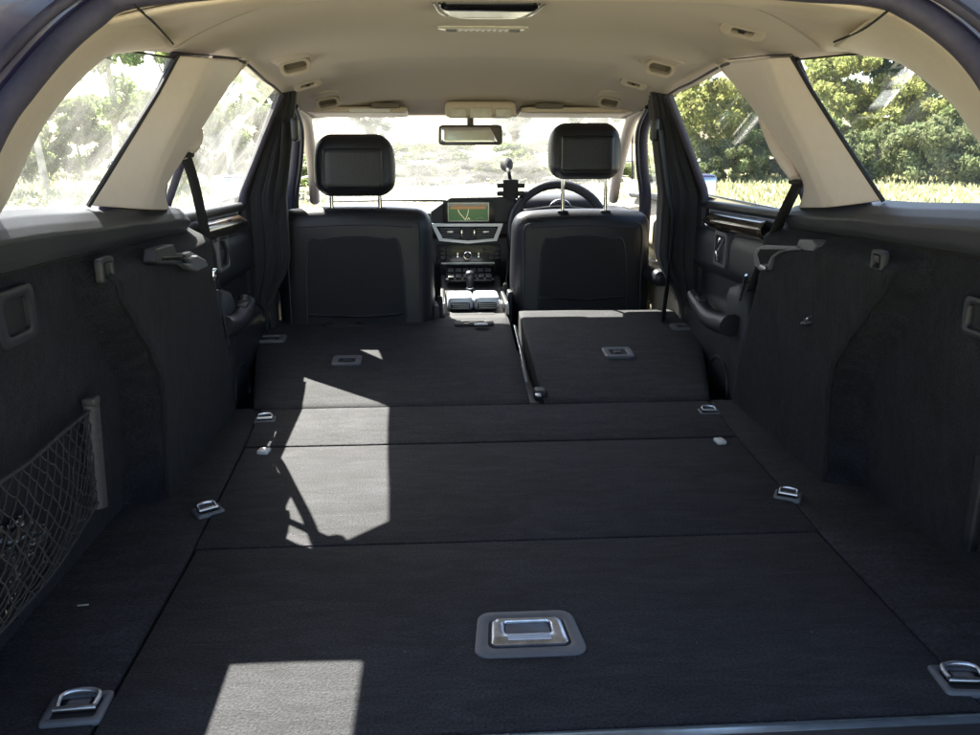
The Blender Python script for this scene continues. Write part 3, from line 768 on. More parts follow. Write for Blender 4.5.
# ------------------------------------------------------------------ ceiling fittings
def grab(px, py, s, yy, ln, ang):
    # handle on the curved lining beside the rail
    x = s * .48
    for _ in range(8):
        p = at(px, py, y=yy)
        dz = p.z - ceil_pt(p.x, p.y)
        yy += -dz * 6 if abs(dz) < .2 else -dz
    p = at(px, py, y=yy)
    n_ = Vector((-(ceil_pt(p.x + .01, p.y) - ceil_pt(p.x - .01, p.y)) / .02, 0, 1)).normalized()
    return p, n_
def fit_on_ceiling(px, py):
    # march the view ray until it meets the lining
    d = (at(px, py, y=3) - CAM).normalized(); t = .6
    while t < 4:
        p = CAM + d * t
        if abs(p.x) < interp(p.y, RAILX) and p.z > ceil_pt(p.x, p.y): break
        t += .004
    p = CAM + d * t
    e = .01
    n_ = Vector(((ceil_pt(p.x + e, p.y) - ceil_pt(p.x - e, p.y)) / (2 * e), (ceil_pt(p.x, p.y + e) - ceil_pt(p.x, p.y - e)) / (2 * e), -1)).normalized()
    return p, n_
def grab_handle(px, py, ln):
    p, n_ = fit_on_ceiling(px, py); s = 1 if p.x > 0 else -1
    ydir = Vector((0, 1, 0)); ydir = (ydir - n_ * ydir.dot(n_)).normalized(); xd = n_.cross(ydir)
    base = mesh('grab_handle', [p + n_ * .0], [], None, car) if False else None
    mdir = (n_ * .55 + Vector((0, -.84, 0))).normalized(); acr = xd if xd.x * s < 0 else -xd
    xfm = frame_xf(p + n_ * .012, acr, mdir.cross(acr))
    if (xfm.to_3x3() @ Vector((0, 0, 1))).dot(mdir) < 0: xfm = frame_xf(p + n_ * .012, acr, acr.cross(mdir))
    o = extr('grab_handle', rrect(ln * .46, .044, .020, 6), -.012, .012, 'handle_beige', car, xf=xfm, holes=rrect(ln * .34, .022, .009, 6), bevel=.004)
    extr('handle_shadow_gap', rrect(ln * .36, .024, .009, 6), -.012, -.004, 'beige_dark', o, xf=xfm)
    xf2 = frame_xf(p, ydir, xd)
    extr('handle_recess', rrect(ln * 1.0, .095, .035, 6), -.004, .003, 'headliner', o, xf=xf2)
    return o
for px, py, ln in ((294, 60, .17), (327, 98, .17), (661, 62, .17), (610, 98, .17)): grab_handle(px, py, ln)
def coat_hook(px, py, ln):
    p, n_ = fit_on_ceiling(px, py)
    ydir = Vector((0, 1, 0)); ydir = (ydir - n_ * ydir.dot(n_)).normalized(); xd = n_.cross(ydir)
    s = 1 if p.x > 0 else -1; acr = xd if xd.x * s > 0 else -xd
    mdir = (n_ * .75 + Vector((0, -.66, 0))).normalized()
    xfm = frame_xf(p + n_ * .004, acr, mdir.cross(acr))
    if (xfm.to_3x3() @ Vector((0, 0, 1))).dot(mdir) < 0: xfm = frame_xf(p + n_ * .004, acr, acr.cross(mdir))
    o = extr('coat_hook', rrect(ln, ln * .30, ln * .12, 4), -.008, .006, 'handle_beige', car, xf=xfm, holes=rrect(ln * .5, ln * .13, ln * .05, 4))
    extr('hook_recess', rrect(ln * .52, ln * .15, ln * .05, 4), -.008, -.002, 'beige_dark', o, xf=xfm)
    extr('hook_tongue', rrect(ln * .16, ln * .13, ln * .03, 3), -.006, .004, 'dark_plastic', o, xf=xfm)
coat_hook(307, 83, .085); coat_hook(634, 82, .085); coat_hook(743, 28, .085)

# courtesy lamp and the dark dome above it
p, n_ = fit_on_ceiling(483, 27)
lamp = rbox('roof_lamp', p + Vector((0, 0, .002)), (.190, .036, .016), .007, 'lamp_lens', car, n=8)
for k in range(9): box('lens_rib', p + Vector((-.048 + .012 * k, 0, -.0068)), (.0036, .026, .003), 'white_plastic', lamp, bevel=.0006)
for k in (-1, 1):
    rbox('lamp_switch', p + Vector((k * .066, 0, -.006)), (.024, .016, .008), .003, 'grey_plastic', lamp, n=4)
p2, n_ = fit_on_ceiling(488, 6)
dome = rbox('alarm_sensor_dome', p2 + Vector((0, 0, .004)), (.172, .11, .036), .016, 'black_gloss', car, n=12, fn=lambda v: (v.x * (1 - .28 * max(0, v.y / .055 * .5 + .5) ** 2.5), v.y, v.z))
dome['label'] = 'glossy dark dome set in the roof lining'
tube('dome_trim', smooth_path([p2 + Vector((-.092, -.05, -.004)), p2 + Vector((-.072, .048, -.010)), p2 + Vector((0, .060, -.012)), p2 + Vector((.072, .048, -.010)), p2 + Vector((.092, -.05, -.004))], 6), .0016, 'satin_metal', dome, nseg=6)

# sun visors and overhead console
for s, a, b_x in ((-1, -.572, -.225), (1, .172, .572)):
    c = (a + b_x) / 2
    v = rbox('sun_visor', (c, 3.07, .765), (abs(b_x - a), .14, .022), .010, 'beige_plastic', car, n=8, rot=E(-6, 0, 0))
    rbox('visor_clip', (c + (.10 if s < 0 else -.10), 3.0, .785), (.10, .02, .02), .006, 'beige_dark', v, n=4)
    if s < 0:
        box('visor_label', (-.355, 2.996, .768), (.14, .002, .012), 'white_plastic', v, bevel=0)
oc = rbox('overhead_console', (.030, 3.05, .772), (.245, .16, .055), .018, 'beige_plastic', car, n=8)
rbox('console_lens', (.030, 2.967, .760), (.075, .006, .034), .003, 'lamp_lens', oc, n=4)
for k in (-1, 1):
    rbox('reading_lamp', (.030 + k * .078, 2.966, .760), (.055, .008, .028), .003, 'lamp_lens', oc, n=4)

# cabin mirror
mr = empty('cabin_mirror', (0, 3.07, .69)); tag(mr, 'wide cabin mirror hanging below the overhead console', 'mirror')
mc = (at(439, 126, y=3.07) + at(502, 144, y=3.07)) / 2
def mfn(v): return (v.x * (1 - .25 * (v.z + .032)), v.y, v.z)
rbox('housing', mc + Vector((0, .014, 0)), (.233, .030, .071), .014, 'beige_dark', mr, n=10, fn=mfn)
rbox('mirror_glass', mc + Vector((0, -.003, 0)), (.214, .005, .055), .0024, 'chrome', mr, n=6, fn=mfn, rot=E(-2, 0, 3))
tube('stalk', [mc + Vector((0, .02, .02)), mc + Vector((-.0, .02, .06))], .012, 'beige_dark', mr)

# ================================================================== folded rear backrests
def folded(x0, x1, ya, yb, za, zb, th):
    cx = (x0 + x1) / 2
    def fn(v):
        return v
    ang = math.degrees(math.atan2(zb - za, yb - ya)); L = math.hypot(yb - ya, zb - za)
    return cx, (ya + yb) / 2, (za + zb) / 2 - th / 2, L, ang
def backrest(name, x0, x1, label, slope_l=0, slope_r=0, za=.006, zb=.088, yb=2.75, ya=2.043):
    th = .09; cx, cy, cz, L, ang = folded(x0, x1, ya, yb, za, zb, th)
    root = empty(name, (cx, cy, -.1)); tag(root, label, 'folded seat back', 'folded rear seat backs')
    def fn(v):
        x = v.x; t = (v.y + L / 2) / L
        if x < 0: x -= slope_l * t
        else: x += slope_r * t
        return (x, v.y, v.z)
    p = rbox('back_board', (cx, cy, cz), (x1 - x0, L, th), .008, 'carpet', root, n=16, fn=fn, rot=E(ang, 0, 0))
    return root, lambda x, y: za + (zb - za) * (y - ya) / (yb - ya)
fl, zl = backrest('folded_seat_back', -.605, .112, 'wide folded rear seat back on the left with sun patches', slope_l=.13)
frr, zr = backrest('folded_seat_back', .146, .590, 'narrow folded rear seat back on the right, all in shade', slope_r=.185, slope_l=.0, za=.007, zb=.106, yb=2.77)
# keep child mesh at world coordinates
def zsurf(root, y): return (zr if root is frr else zl)(0, y)
def seat_bezel(px, py, z, w_, h_, root, name='latch_bezel', m='grey_plastic'):
    c = at(px, py, z=z + .002)
    for _ in range(20): c = at(px, py, z=zsurf(root, c.y) + .002)
    rot = Matrix.Translation(c) @ E(5.4, 0, 0).to_matrix().to_4x4()
    o = extr(name, rrect(w_, h_, .010, 4), -.004, .005, m, root, xf=rot, holes=rrect(w_ * .58, h_ * .52, .006, 4))
    box('latch_recess', c + Vector((0, 0, -.001)), (w_ * .6, h_ * .54, .003), 'black_matt', o, bevel=0, rot=E(5.4, 0, 0))
    rbox('latch_tongue', c + Vector((0, h_ * .08, .002)), (w_ * .26, h_ * .30, .004), .0015, 'dark_plastic', o, n=3, rot=E(5.4, 0, 0))
    return o
seat_bezel(347, 361, zl(0, 2.33), .085, .075, fl); seat_bezel(618, 353, zr(0, 2.27), .088, .085, frr)
seat_bezel(270, 339, zl(0, 2.55) , .10, .060, fl, 'belt_guide_slot'); seat_bezel(686, 327, zr(0, 2.5) , .10, .055, frr, 'belt_guide_slot')
o = seat_bezel(474, 323.5, zl(0, 2.69), .13, .045, fl, 'headrest_slot', 'black_matt'); rbox('slot_clip', at(481, 324, z=zl(0, 2.69) + .006), (.045, .020, .006), .002, 'white_plastic', o, n=3)
seat_bezel(345, 325, zl(0, 2.69), .13, .030, fl, 'headrest_slot', 'black_matt')
# metal runner between the two backs
P = [at(515, 326, z=.092), at(521, 350, z=.07), at(527, 383, z=.045)]
tube('metal_edge', P, (.0035, .006), 'satin_metal', fl, nseg=6)
hb = rbox('centre_hinge', at(540, 394, z=.012), (.036, .05, .030), .010, 'dark_plastic', frr, n=5)
rbox('hinge_plate', at(538, 395, z=.026), (.016, .024, .006), .003, 'satin_metal', hb, n=3)
# a dark gap filler / carpet flap under the backs
mesh('seat_flap', [Vector((-.66, 2.03, -.006)), Vector((.66, 2.03, -.006)), Vector((.66, 2.14, -.03)), Vector((-.66, 2.14, -.03))], [(0, 1, 2, 3)], 'side_carpet', car, smooth=False, solid=.004)
# bench cushion hump under the folded backs
rbox('rear_bench', (0, 2.42, -.16), (1.40, .74, .26), .05, 'leather', car, n=8)

# ================================================================== front seats
def front_seat(cx, cy, label, htop, ztop_, gp_px):
    root = empty('front_seat', (cx, cy + .2, -.36)); tag(root, label, 'car seat', 'front seats')
    H = ztop_ + .30; Wd = .528; th = .13; lean = 8
    def bfn(v):
        t = (v.z + H / 2) / H
        x = v.x * (1.0 - .035 * sstep(.55, 1, t) - .02 * math.sin(math.pi * t))
        bul = .012 * (1 - (v.x / (Wd / 2)) ** 2)
        y = v.y - (bul if v.y < 0 else 0)
        if v.y > 0: y += .035 * sstep(.16, .25, abs(v.x)) * sstep(.95, .7, t)
        z = v.z + .012 * (1 - (v.x / (Wd / 2)) ** 2) * (1 if t > .8 else 0)
        return (x, y, z)
    zc = ztop_ - H / 2
    bk = rbox('backrest', (cx, cy + .065, zc), (Wd, th, H), .055, 'leather', root, n=20, fn=bfn, rot=E(-3, 0, 0))
    yb = cy - .012
    # hard back panel with arch seam
    def back(x, z): return Vector((cx + x, yb - .0095 * (1 - (x / (Wd / 2)) ** 2) + (z - zc) * -.052 * -1 * -1 , z))
    arch = [(-.165, -.25), (-.165, .05), (-.15, ztop_ - .115), (-.10, ztop_ - .088), (0, ztop_ - .078), (.10, ztop_ - .088), (.15, ztop_ - .115), (.165, .05), (.165, -.25)]
    Pn = smooth_path([Vector((a, 0, z)) for a, z in arch], 6)
    def on_back(x, z):
        # surface of the leaned pad, rear face
        th_ = R(-3); ly = -th / 2 - .012 * (1 - (x / (Wd / 2)) ** 2); lz = (z - zc)
        return Vector((cx + x, cy + .065 + ly * math.cos(th_) - lz * math.sin(th_), z))
    tube('back_seam', [on_back(p.x, p.z) for p in Pn], .0035, 'stitch', bk, nseg=5)
    vs = [on_back(p.x * .97, p.z - .004) + Vector((0, -.0025, 0)) for p in Pn]
    pn = mesh('back_pocket', vs + [on_back(0, -.25)], [tuple(range(len(vs))) ], 'cloth_black', bk, smooth=False, solid=.004)
    tube('pocket_hem', [on_back(-.155 + .031 * i, .115 - .008 * math.sin(math.pi * i / 10)) + Vector((0, -.006, 0)) for i in range(11)], .0035, 'leather', bk, nseg=6)
    for sx in (-1, 1):
        tube('side_seam', smooth_path([on_back(sx * (Wd / 2 - .048), z) for z in (-.25, 0, .2, ztop_ - .06)] + [on_back(sx * (Wd / 2 - .07), ztop_ - .035)], 5), .0028, 'stitch', bk, nseg=5)
    tube('top_seam', smooth_path([on_back(-.19, ztop_ - .05), on_back(0, ztop_ - .042), on_back(.19, ztop_ - .05)], 8), .0025, 'stitch', bk, nseg=5)
    # headrest
    hx = cx + gp_px; hh = .195; hz = htop - hh / 2; hy = cy + .055
    def hfn(v):
        t = (v.z + hh / 2) / hh
        return (v.x * (1 - .10 * abs(2 * t - 1) ** 3 + .0 * t) * (1 - .06 * sstep(.5, 1, t)), v.y + (.02 * t) - (.012 if v.y < 0 else 0) * (1 - (v.x / .13) ** 2), v.z)
    hr = rbox('headrest', (hx, hy, hz), (.262, .11, hh), .046, 'leather', root, n=16, fn=hfn, rot=E(-2, 0, 0))
    # rear insert panel of the headrest
    rbox('headrest_back', (hx, hy - .060, hz - .008), (.185, .022, .125), .010, 'leather', hr, n=9, rot=E(-5, 0, 0))
    for sx in (-.078, .078):
        tube('headrest_post', [Vector((hx + sx, hy - .012, ztop_ - .02)), Vector((hx + sx, hy - .014, ztop_ + .03)), Vector((hx + sx, hy - .008, hz - .03))], .0065, 'chrome', hr, nseg=12)
        rbox('post_collar', (hx + sx, hy - .012, ztop_ + .003), (.040, .030, .012), .005, 'black_matt', hr, n=5)
    # cushion below
    rbox('cushion', (cx, cy + .36, -.05), (.50, .52, .16), .06, 'leather', root, n=8, rot=E(6, 0, 0))
    rbox('seat_base', (cx, cy + .33, -.24), (.42, .42, .22), .03, 'black_matt', root, n=5)
    inner = -1 if cx > 0 else 1
    rbox('recliner_cover', (cx + inner * .262, cy + .08, .06), (.022, .10, .14), .009, 'dark_plastic', root, n=6)
    bkl = rbox('buckle_stalk', (cx + inner * .275, cy + .10, .09), (.022, .035, .12), .008, 'black_matt', root, n=4, rot=E(-12, 0, 0))
    return root
front_seat(-.398, 2.70, 'black leather front passenger seat on the left, nearer of the two', .688, .447, .008)
front_seat(.400, 2.955, 'black leather driving seat on the right in front of the steering wheel', .728, .415, .004)

# ================================================================== dashboard
db = empty('dashboard', (0, 3.5, -.3)); tag(db, 'black dashboard with map screen and chrome framed air vents', 'dashboard')
def dash_top(a, b):
    x = -.70 + 1.4 * b; y = 3.30 + .56 * a
    z = .385 + .018 * math.sin(math.pi * a) + .028 * math.exp(-((x - .37) / .17) ** 2) * sstep(1, .3, a) - .02 * abs(x / .7) ** 4
    return Vector((x, y, z))
grid('top_pad', dash_top, 14, 60, 'dark_plastic', db, solid=.006)
def dash_face(a, b):
    x = -.70 + 1.4 * b; z = dash_top(0, b).z - .002 - .36 * a; y = 3.30 - .02 * math.sin(math.pi * a) + .08 * sstep(.45, 1, a)
    return Vector((x, y, z))
grid('front_fascia', dash_face, 20, 50, 'dark_plastic', db, solid=.006)
tube('fascia_strip', [Vector((-.68 + .05 * i, 3.278, .30)) for i in range(28)], (.004, .016), 'wood', db, nseg=8)
# screen hood: hexagonal housing
YS = 3.27
hp = [at(430, 223, y=YS), at(431, 211, y=YS), at(450, 197.5, y=YS), at(513, 196.5, y=YS), at(524, 206, y=YS), at(522, 223, y=YS)]
vs = [p for p in hp] + [p + Vector((0, .22, -.02)) for p in hp]; fs = [(0, 1, 2, 3, 4, 5), (6, 7, 8, 9, 10, 11)] + [(i, (i + 1) % 6, 6 + (i + 1) % 6, 6 + i) for i in range(6)]
hood = mesh('screen_hood', vs, fs, 'dark_plastic', db, smooth=False); bv = hood.modifiers.new('b', 'BEVEL'); bv.width = .006; bv.segments = 3
def quadpx(name, x0, y0, x1, y1, yy, m, parent, depth=.004):
    a = at(x0, y0, y=yy); b = at(x1, y1, y=yy); c = (a + b) / 2
    return box(name, c, (abs(b.x - a.x), depth, abs(a.z - b.z)), m, parent, bevel=.0008)
quadpx('screen_surround', 443, 200.5, 495, 222.5, YS - .004, 'black_gloss', hood)
bezel = quadpx('screen_bezel', 447.5, 202.6, 489, 221.3, YS - .008, 'satin_metal', hood)
scr = quadpx('screen', 448.6, 203.6, 488, 220.4, YS - .0105, 'screen_green', db, .003)
quadpx('screen_header', 448.6, 203.6, 488, 206.0, YS - .0125, 'screen_grey', scr, .001)
quadpx('screen_status_bar', 450, 206.4, 486, 209.0, YS - .0125, 'screen_orange', scr, .001)
for (a_, b_) in ((456, 462), (479, 482), (483, 486)):
    quadpx('screen_text', a_, 204.2, b_, 205.4, YS - .0135, 'screen_orange', scr, .0006)
def scrline(name, pts, r, m): tube(name, smooth_path([at(a, b, y=YS - .0132) for a, b in pts], 4), r, m, scr, nseg=4)
scrline('map_road', [(458, 209.5), (459.5, 213), (463, 217), (465.5, 220)], .0013, 'screen_line')
scrline('map_road', [(468.5, 209.5), (468, 213), (466.5, 217), (465.5, 220)], .0013, 'screen_line')
scrline('map_marker', [(467.5, 220), (468.5, 217.8), (470, 219.8)], .0012, 'screen_line')
scrline('map_scale', [(476, 219), (480, 217.5), (484, 218.6)], .0012, 'screen_grey')
# chrome vent frame
YV = 3.255
vo = [at(431, 223.5, y=YV), at(503.5, 223.5, y=YV), at(497, 241, y=YV), at(468, 243.8, y=YV), at(439, 241, y=YV)]
vi = [at(436, 226.6, y=YV), at(498.5, 226.6, y=YV), at(493.5, 238.4, y=YV), at(468, 240.6, y=YV), at(443, 238.4, y=YV)]
vs = vo + vi + [p + Vector((0, .02, 0)) for p in vo] + [p + Vector((0, .02, 0)) for p in vi]; fs = []
for i in range(5):
    j = (i + 1) % 5; fs += [(i, j, 5 + j, 5 + i), (10 + i, 10 + j, j, i), (5 + i, 5 + j, 15 + j, 15 + i)]
vf = mesh('vent_frame', vs, fs, 'silver', db, smooth=False); bv = vf.modifiers.new('b', 'BEVEL'); bv.width = .0012; bv.segments = 2
mesh('vent_housing', [p + Vector((0, .012, 0)) for p in vi], [(0, 1, 2, 3, 4)], 'black_matt', vf, smooth=False, solid=.004)
for (xa, xb) in ((440, 460), (476, 496)):
    va = quadpx('air_vent', xa, 227.6, xb, 238.4, YV + .009, 'black_matt', db, .003)
    for k in range(5):
        z_ = 228.4 + k * 2.2; ins = k * .5
        quadpx('slat', xa + (ins if xa < 460 else 0), z_, xb - (ins if xa > 460 else 0), z_ + 1.0, YV + .001, 'grey_plastic', va, .010)
    quadpx('slat_thumb', (xa + xb) / 2 - 3, 231, (xa + xb) / 2 + 3, 232.6, YV - .005, 'satin_metal', va, .004)
quadpx('hazard_panel', 461.5, 226.8, 474.5, 239.8, YV + .002, 'dark_plastic', db, .008)
for xa in (461, 473.6): quadpx('chrome_bar', xa, 230, xa + 1.4, 235.8, YV - .004, 'chrome', vf, .004)
tri = at(467.5, 230.6, y=YV - .004)
tube('hazard_mark', [tri + Vector((-.006, 0, -.004)), tri + Vector((0, 0, .005)), tri + Vector((.006, 0, -.004))], .0009, 'tail_red', db, nseg=4, closed=True)
# radio panel
rp = quadpx('radio_panel', 437, 245.4, 500, 263, YV + .012, 'black_gloss', db, .012)
for cxs in (440.5, 447.0, 483, 489, 495):
    for r_ in range(3):
        quadpx('radio_button', cxs, 247.6 + r_ * 4.2, cxs + 4.6, 250.6 + r_ * 4.2, YV + .004, 'dark_plastic', rp, .006)
kc = at(467.5, 254.8, y=YV + .002)
kn = mesh('control_knob', *tube_geo([kc + Vector((0, .004, 0)), kc + Vector((0, -.016, 0)), kc + Vector((0, -.018, 0))], [.0165, .0150, .012], 24), 'black_gloss', db)
tube('knob_ring', [kc + Vector((.0145 * math.cos(2 * math.pi * i / 28), -.017, .0145 * math.sin(2 * math.pi * i / 28))) for i in range(28)], .0022, 'chrome', kn, nseg=6, closed=True)
for xa in (457, 478): quadpx('chrome_bar', xa, 252.6, xa + 1.2, 257.2, YV + .002, 'chrome', rp, .005)
for xa in (459.8, 473.6): quadpx('radio_button', xa, 252.8, xa + 2.2, 257.0, YV + .002, 'dark_plastic', rp, .006)
quadpx('chrome_strip', 441, 262.6, 494.5, 263.7, YV + .002, 'satin_metal', db, .004)
cp = quadpx('climate_panel', 440, 264.4, 496, 272, YV + .016, 'black_matt', db, .012)
for xa in (444, 465, 470, 489): quadpx('climate_knob', xa, 266, xa + 3, 269.6, YV + .008, 'dark_plastic', cp, .008)

# centre console
cc = empty('centre_console', (0, 3.0, -.3)); tag(cc, 'centre console with gear lever and sunlit lid between the front seats', 'console')
vs, fs = [], []
prof = [(3.30, .155), (3.22, .150), (3.12, .120), (3.02, .095), (2.90, .085), (2.72, .08), (2.70, .02), (2.70, -.30), (3.30, -.30)]
for sx in (-1, 1):
    for (y, z) in prof: vs.append(Vector((sx * (.118 - .004 * (3.3 - y) / .6), y, z)))
n = len(prof)
for i in range(n): j = (i + 1) % n; fs.append((i, j, n + j, n + i))
fs += [tuple(range(n)), tuple(range(n, 2 * n))]
b = mesh('console_body', vs, fs, 'black_matt', cc, smooth=False); bv = b.modifiers.new('b', 'BEVEL'); bv.width = .012; bv.segments = 3
gb = rbox('switch_plate', (-.005, 3.19, .165), (.19, .13, .022), .006, 'black_gloss', cc, n=6, rot=E(20, 0, 0))
for r_ in range(2):
    for k in range(6): box('switch', (-.078 + .029 * k, 3.145 + .045 * r_, .164 + .014 * r_), (.022, .026, .006), 'dark_plastic', gb, rot=E(20, 0, 0))
g = tube('gear_lever', smooth_path([Vector((-.008, 3.08, .11)), Vector((-.008, 3.07, .16)), Vector((-.008, 3.06, .195))], 4), [(.010, .010), (.010, .010), (.011, .012), (.014, .013), (.017, .015), (.019, .016), (.019, .017), (.017, .016), (.010, .010)], 'leather', cc, nseg=14)
tube('lever_collar', [Vector((-.008 + .015 * math.cos(2 * math.pi * i / 20), 3.08 + .013 * math.sin(2 * math.pi * i / 20), .128)) for i in range(20)], .003, 'chrome', g, nseg=6, closed=True)
lid = rbox('armrest_lid', (-.050, 2.92, .112), (.092, .13, .050), .014, 'silver', cc, n=8)
lid2 = rbox('armrest_lid', (.044, 2.92, .112), (.092, .13, .050), .014, 'silver', cc, n=8)
for cx_, L_ in ((-.050, lid), (.044, lid2)):
    e = rbox('console_vent', (cx_, 2.852, .105), (.068, .012, .024), .004, 'black_matt', L_, n=4)
for cx_ in (-.05, .044):
    for k in range(3): box('vent_slat', (cx_, 2.846, .098 + .007 * k), (.060, .005, .0018), 'satin_metal', cc, bevel=.0004)
rbox('console_rear', (-.003, 2.82, .055), (.17, .05, .06), .014, 'cloth_black', cc, n=6)
for sx in (-1, 1):
    rbox('side_trim', (sx * .112, 2.98, .10), (.016, .36, .045), .006, 'satin_metal', cc, n=5)

# steering wheel
sw = empty('steering_wheel', (.365, 3.2, .1)); tag(sw, 'black leather steering wheel ahead of the driving seat', 'steering wheel')
wc = Vector((.348, 3.22, .33)); tilt = R(-24)
def wp(a, r_): 
    lx, lz = r_ * math.cos(a), r_ * math.sin(a); return wc + Vector((lx, -lz * math.sin(tilt) * -1 * -1, lz * math.cos(tilt)))
tube('rim', [wp(2 * math.pi * i / 48, .186) for i in range(48)], .0185, 'leather', sw, nseg=12, closed=True)
rbox('hub', wc + Vector((0, .02, 0)), (.15, .06, .12), .028, 'dark_plastic', sw, n=8, rot=E(-24, 0, 0))
for a in (180, 0, 262, 278):
    tube('spoke', [wp(R(a), .05) + Vector((0, .01, 0)), wp(R(a), .18)], (.010, .016), 'satin_metal' if a > 200 else 'dark_plastic', sw, nseg=8)
ic = rbox('instrument_binnacle', (.365, 3.42, .395), (.34, .20, .12), .05, 'dark_plastic', db, n=9)
tube('dial_ring', [Vector((.365 + .05 * math.cos(2 * math.pi * i / 24), 3.318, .39 + .05 * math.sin(2 * math.pi * i / 24))) for i in range(24)], .003, 'chrome', ic, nseg=6, closed=True)

# phone holder on the windscreen
ph = empty('phone_holder', (.165, 3.3, .4)); tag(ph, 'black phone holder on a suction arm against the windscreen beside the wheel', 'phone holder')
def hpt(a, b, yy=3.28): return at(a, b, y=yy)
sc0 = hpt(507, 167, 3.32)
mesh('suction_cup', *tube_geo([sc0 + Vector((0, .03, .012)), sc0 + Vector((0, .01, .004)), sc0 + Vector((0, -.006, -.004)), sc0 + Vector((0, -.016, -.008))], [.026, .025, .014, .008], 18), 'black_matt', ph)
tube('arm', smooth_path([sc0 + Vector((0, -.01, -.006)), hpt(509, 173), hpt(510, 180), hpt(510.5, 187)], 4), .0075, 'black_matt', ph, nseg=10)
cr = box('cradle', hpt(510.5, 189), (.060, .030, .074), 'black_matt', ph, bevel=.006)
for sx in (-1, 1):
    for dz in (.010, -.012):
        box('grip_claw', hpt(510.5, 189) + Vector((sx * .041, -.010, dz * 1.4)), (.026, .034, .018), 'black_matt', cr, bevel=.004)
box('cradle_foot', hpt(510.5, 199), (.034, .024, .022), 'black_matt', cr, bevel=.004)
tube('cable', smooth_path([hpt(511, 200), hpt(513, 214), hpt(508, 232), hpt(508, 262, 3.25), hpt(505, 290, 3.15)], 6), .004, 'black_matt', ph, nseg=6)

# ================================================================== net, bag, scraps
net = empty('cargo_net', (-.70, 1.0, 0)); tag(net, 'black elastic cargo net stretched along the left side pocket', 'net')
pt = at(91, 402, x=-.678); pb = at(100, 508, x=-.678)
mesh('net_post', *tube_geo([pt, pt.lerp(pb, .5), pb], [(.013, .006)] * 3, 8), 'net_post', net)
rbox('post_cap', pt + Vector((0, 0, .002)), (.022, .024, .014), .004, 'net_post', net, n=4)
# net surface: u along the wall (from post towards camera), v top->bottom
def netp(u, v):
    top = smooth_path([pt + Vector((0, -.012, -.012)), at(62, 433, x=-.672), at(35, 457, x=-.67), at(0, 482, x=-.668), at(-60, 520, x=-.668), at(-150, 560, x=-.67)], 8)
    bot = smooth_path([pb + Vector((0, -.005, .012)), at(58, 566, x=-.665), at(0, 632, x=-.66), at(-60, 690, x=-.66), at(-150, 780, x=-.665)], 8)
    def ev(P):
        i = u * (len(P) - 1); q = min(int(i), len(P) - 2); return P[q].lerp(P[q + 1], i - q)
    p = ev(top).lerp(ev(bot), v); return p + Vector((.020 * math.sin(math.pi * v) * sstep(0, .3, u), 0, -.01 * math.sin(math.pi * v)))
NT = 34; NV = 14; cache = {}
def nn(i, j):
    if (i, j) not in cache:
        u = i / NT; u = u ** 1.15
        rr = random.Random(i * 97 + j); cache[(i, j)] = netp(min(1, u), j / NV) + Vector((0, (rr.random() - .5) * .006, (rr.random() - .5) * .006))
    return cache[(i, j)]
vs, fs = [], []
for i in range(NT + 1):
    for j in range(NV + 1):
        if (i + j) % 2: continue
        for di, dj in ((1, 1), (1, -1)):
            a, b2 = i + di, j + dj
            if 0 <= a <= NT and 0 <= b2 <= NV:
                A, B = nn(i, j), nn(a, b2); mid = (A + B) / 2 + Vector((0, 0, -.002))
                tube_geo([A, mid, B],   .0011, 5, False, vs, fs, cap=False)
mesh('netting', vs, fs, 'net', net, angle=80)
tube('elastic_edge', [netp(i / 40, 0) for i in range(41)], .0032, 'net', net, nseg=6)
tube('elastic_edge', [netp(i / 40, 1) for i in range(41)], .0028, 'net', net, nseg=6)
# plastic bag in the net
from mathutils import noise as mn
bm = bmesh.new(); bmesh.ops.create_icosphere(bm, subdivisions=5, radius=1)
bc = at(12, 570, x=-.692)
for v in bm.verts:
    p = v.co.copy(); d = 1 + .30 * mn.noise(p * 2.3) + .16 * abs(mn.noise(p * 6)) + .07 * mn.noise(p * 15)
    v.co = Vector((p.x * .026, p.y * .085, p.z * .055)) * d + bc
me = bpy.data.meshes.new('bag'); bm.to_mesh(me); bm.free(); me.polygons.foreach_set('use_smooth', [False] * len(me.polygons))
bg_ = link('plastic_bag', me, 'bag'); tag(bg_, 'crinkled glossy black plastic bag tucked behind the cargo net', 'bag')
for (px, py, rz, lab) in ((83, 605, 8, 'tiny pale scrap of straw on the left floor, nearer one'), (70, 553, 28, 'tiny pale scrap of straw by the foot of the cargo net')):
    c = at(px, py, z=.0015)
    o = box('scrap', (0, 0, 0), (.016, .0024, .0016), 'paper', None, bevel=.0005, rot=E(0, 0, rz)); o.location = c
    tag(o, lab, 'scrap', 'scraps on the boot floor')

# raised tailgate above the camera
tg = empty('tmp2'); bpy.data.objects.remove(tg)
def tgf(a, b):
    u = -1 + 2 * b; y = .96 - 1.05 * a; z = .905 + .40 * a + .03 * math.sin(math.pi * a) - .03 * u * u
    return Vector((u * (.56 + .10 * a), y, z))
tail = grid('tailgate', tgf, 20, 20, 'paint', car, solid=.05, offset=0)
tail['label'] = 'raised tailgate above the boot'

# ================================================================== outside
g = grid('ground', lambda a, b: Vector((-300 + 600 * a, -300 + 600 * b, GZ)), 4, 4, 'ground', None, smooth=False); tag(g, kind='structure')
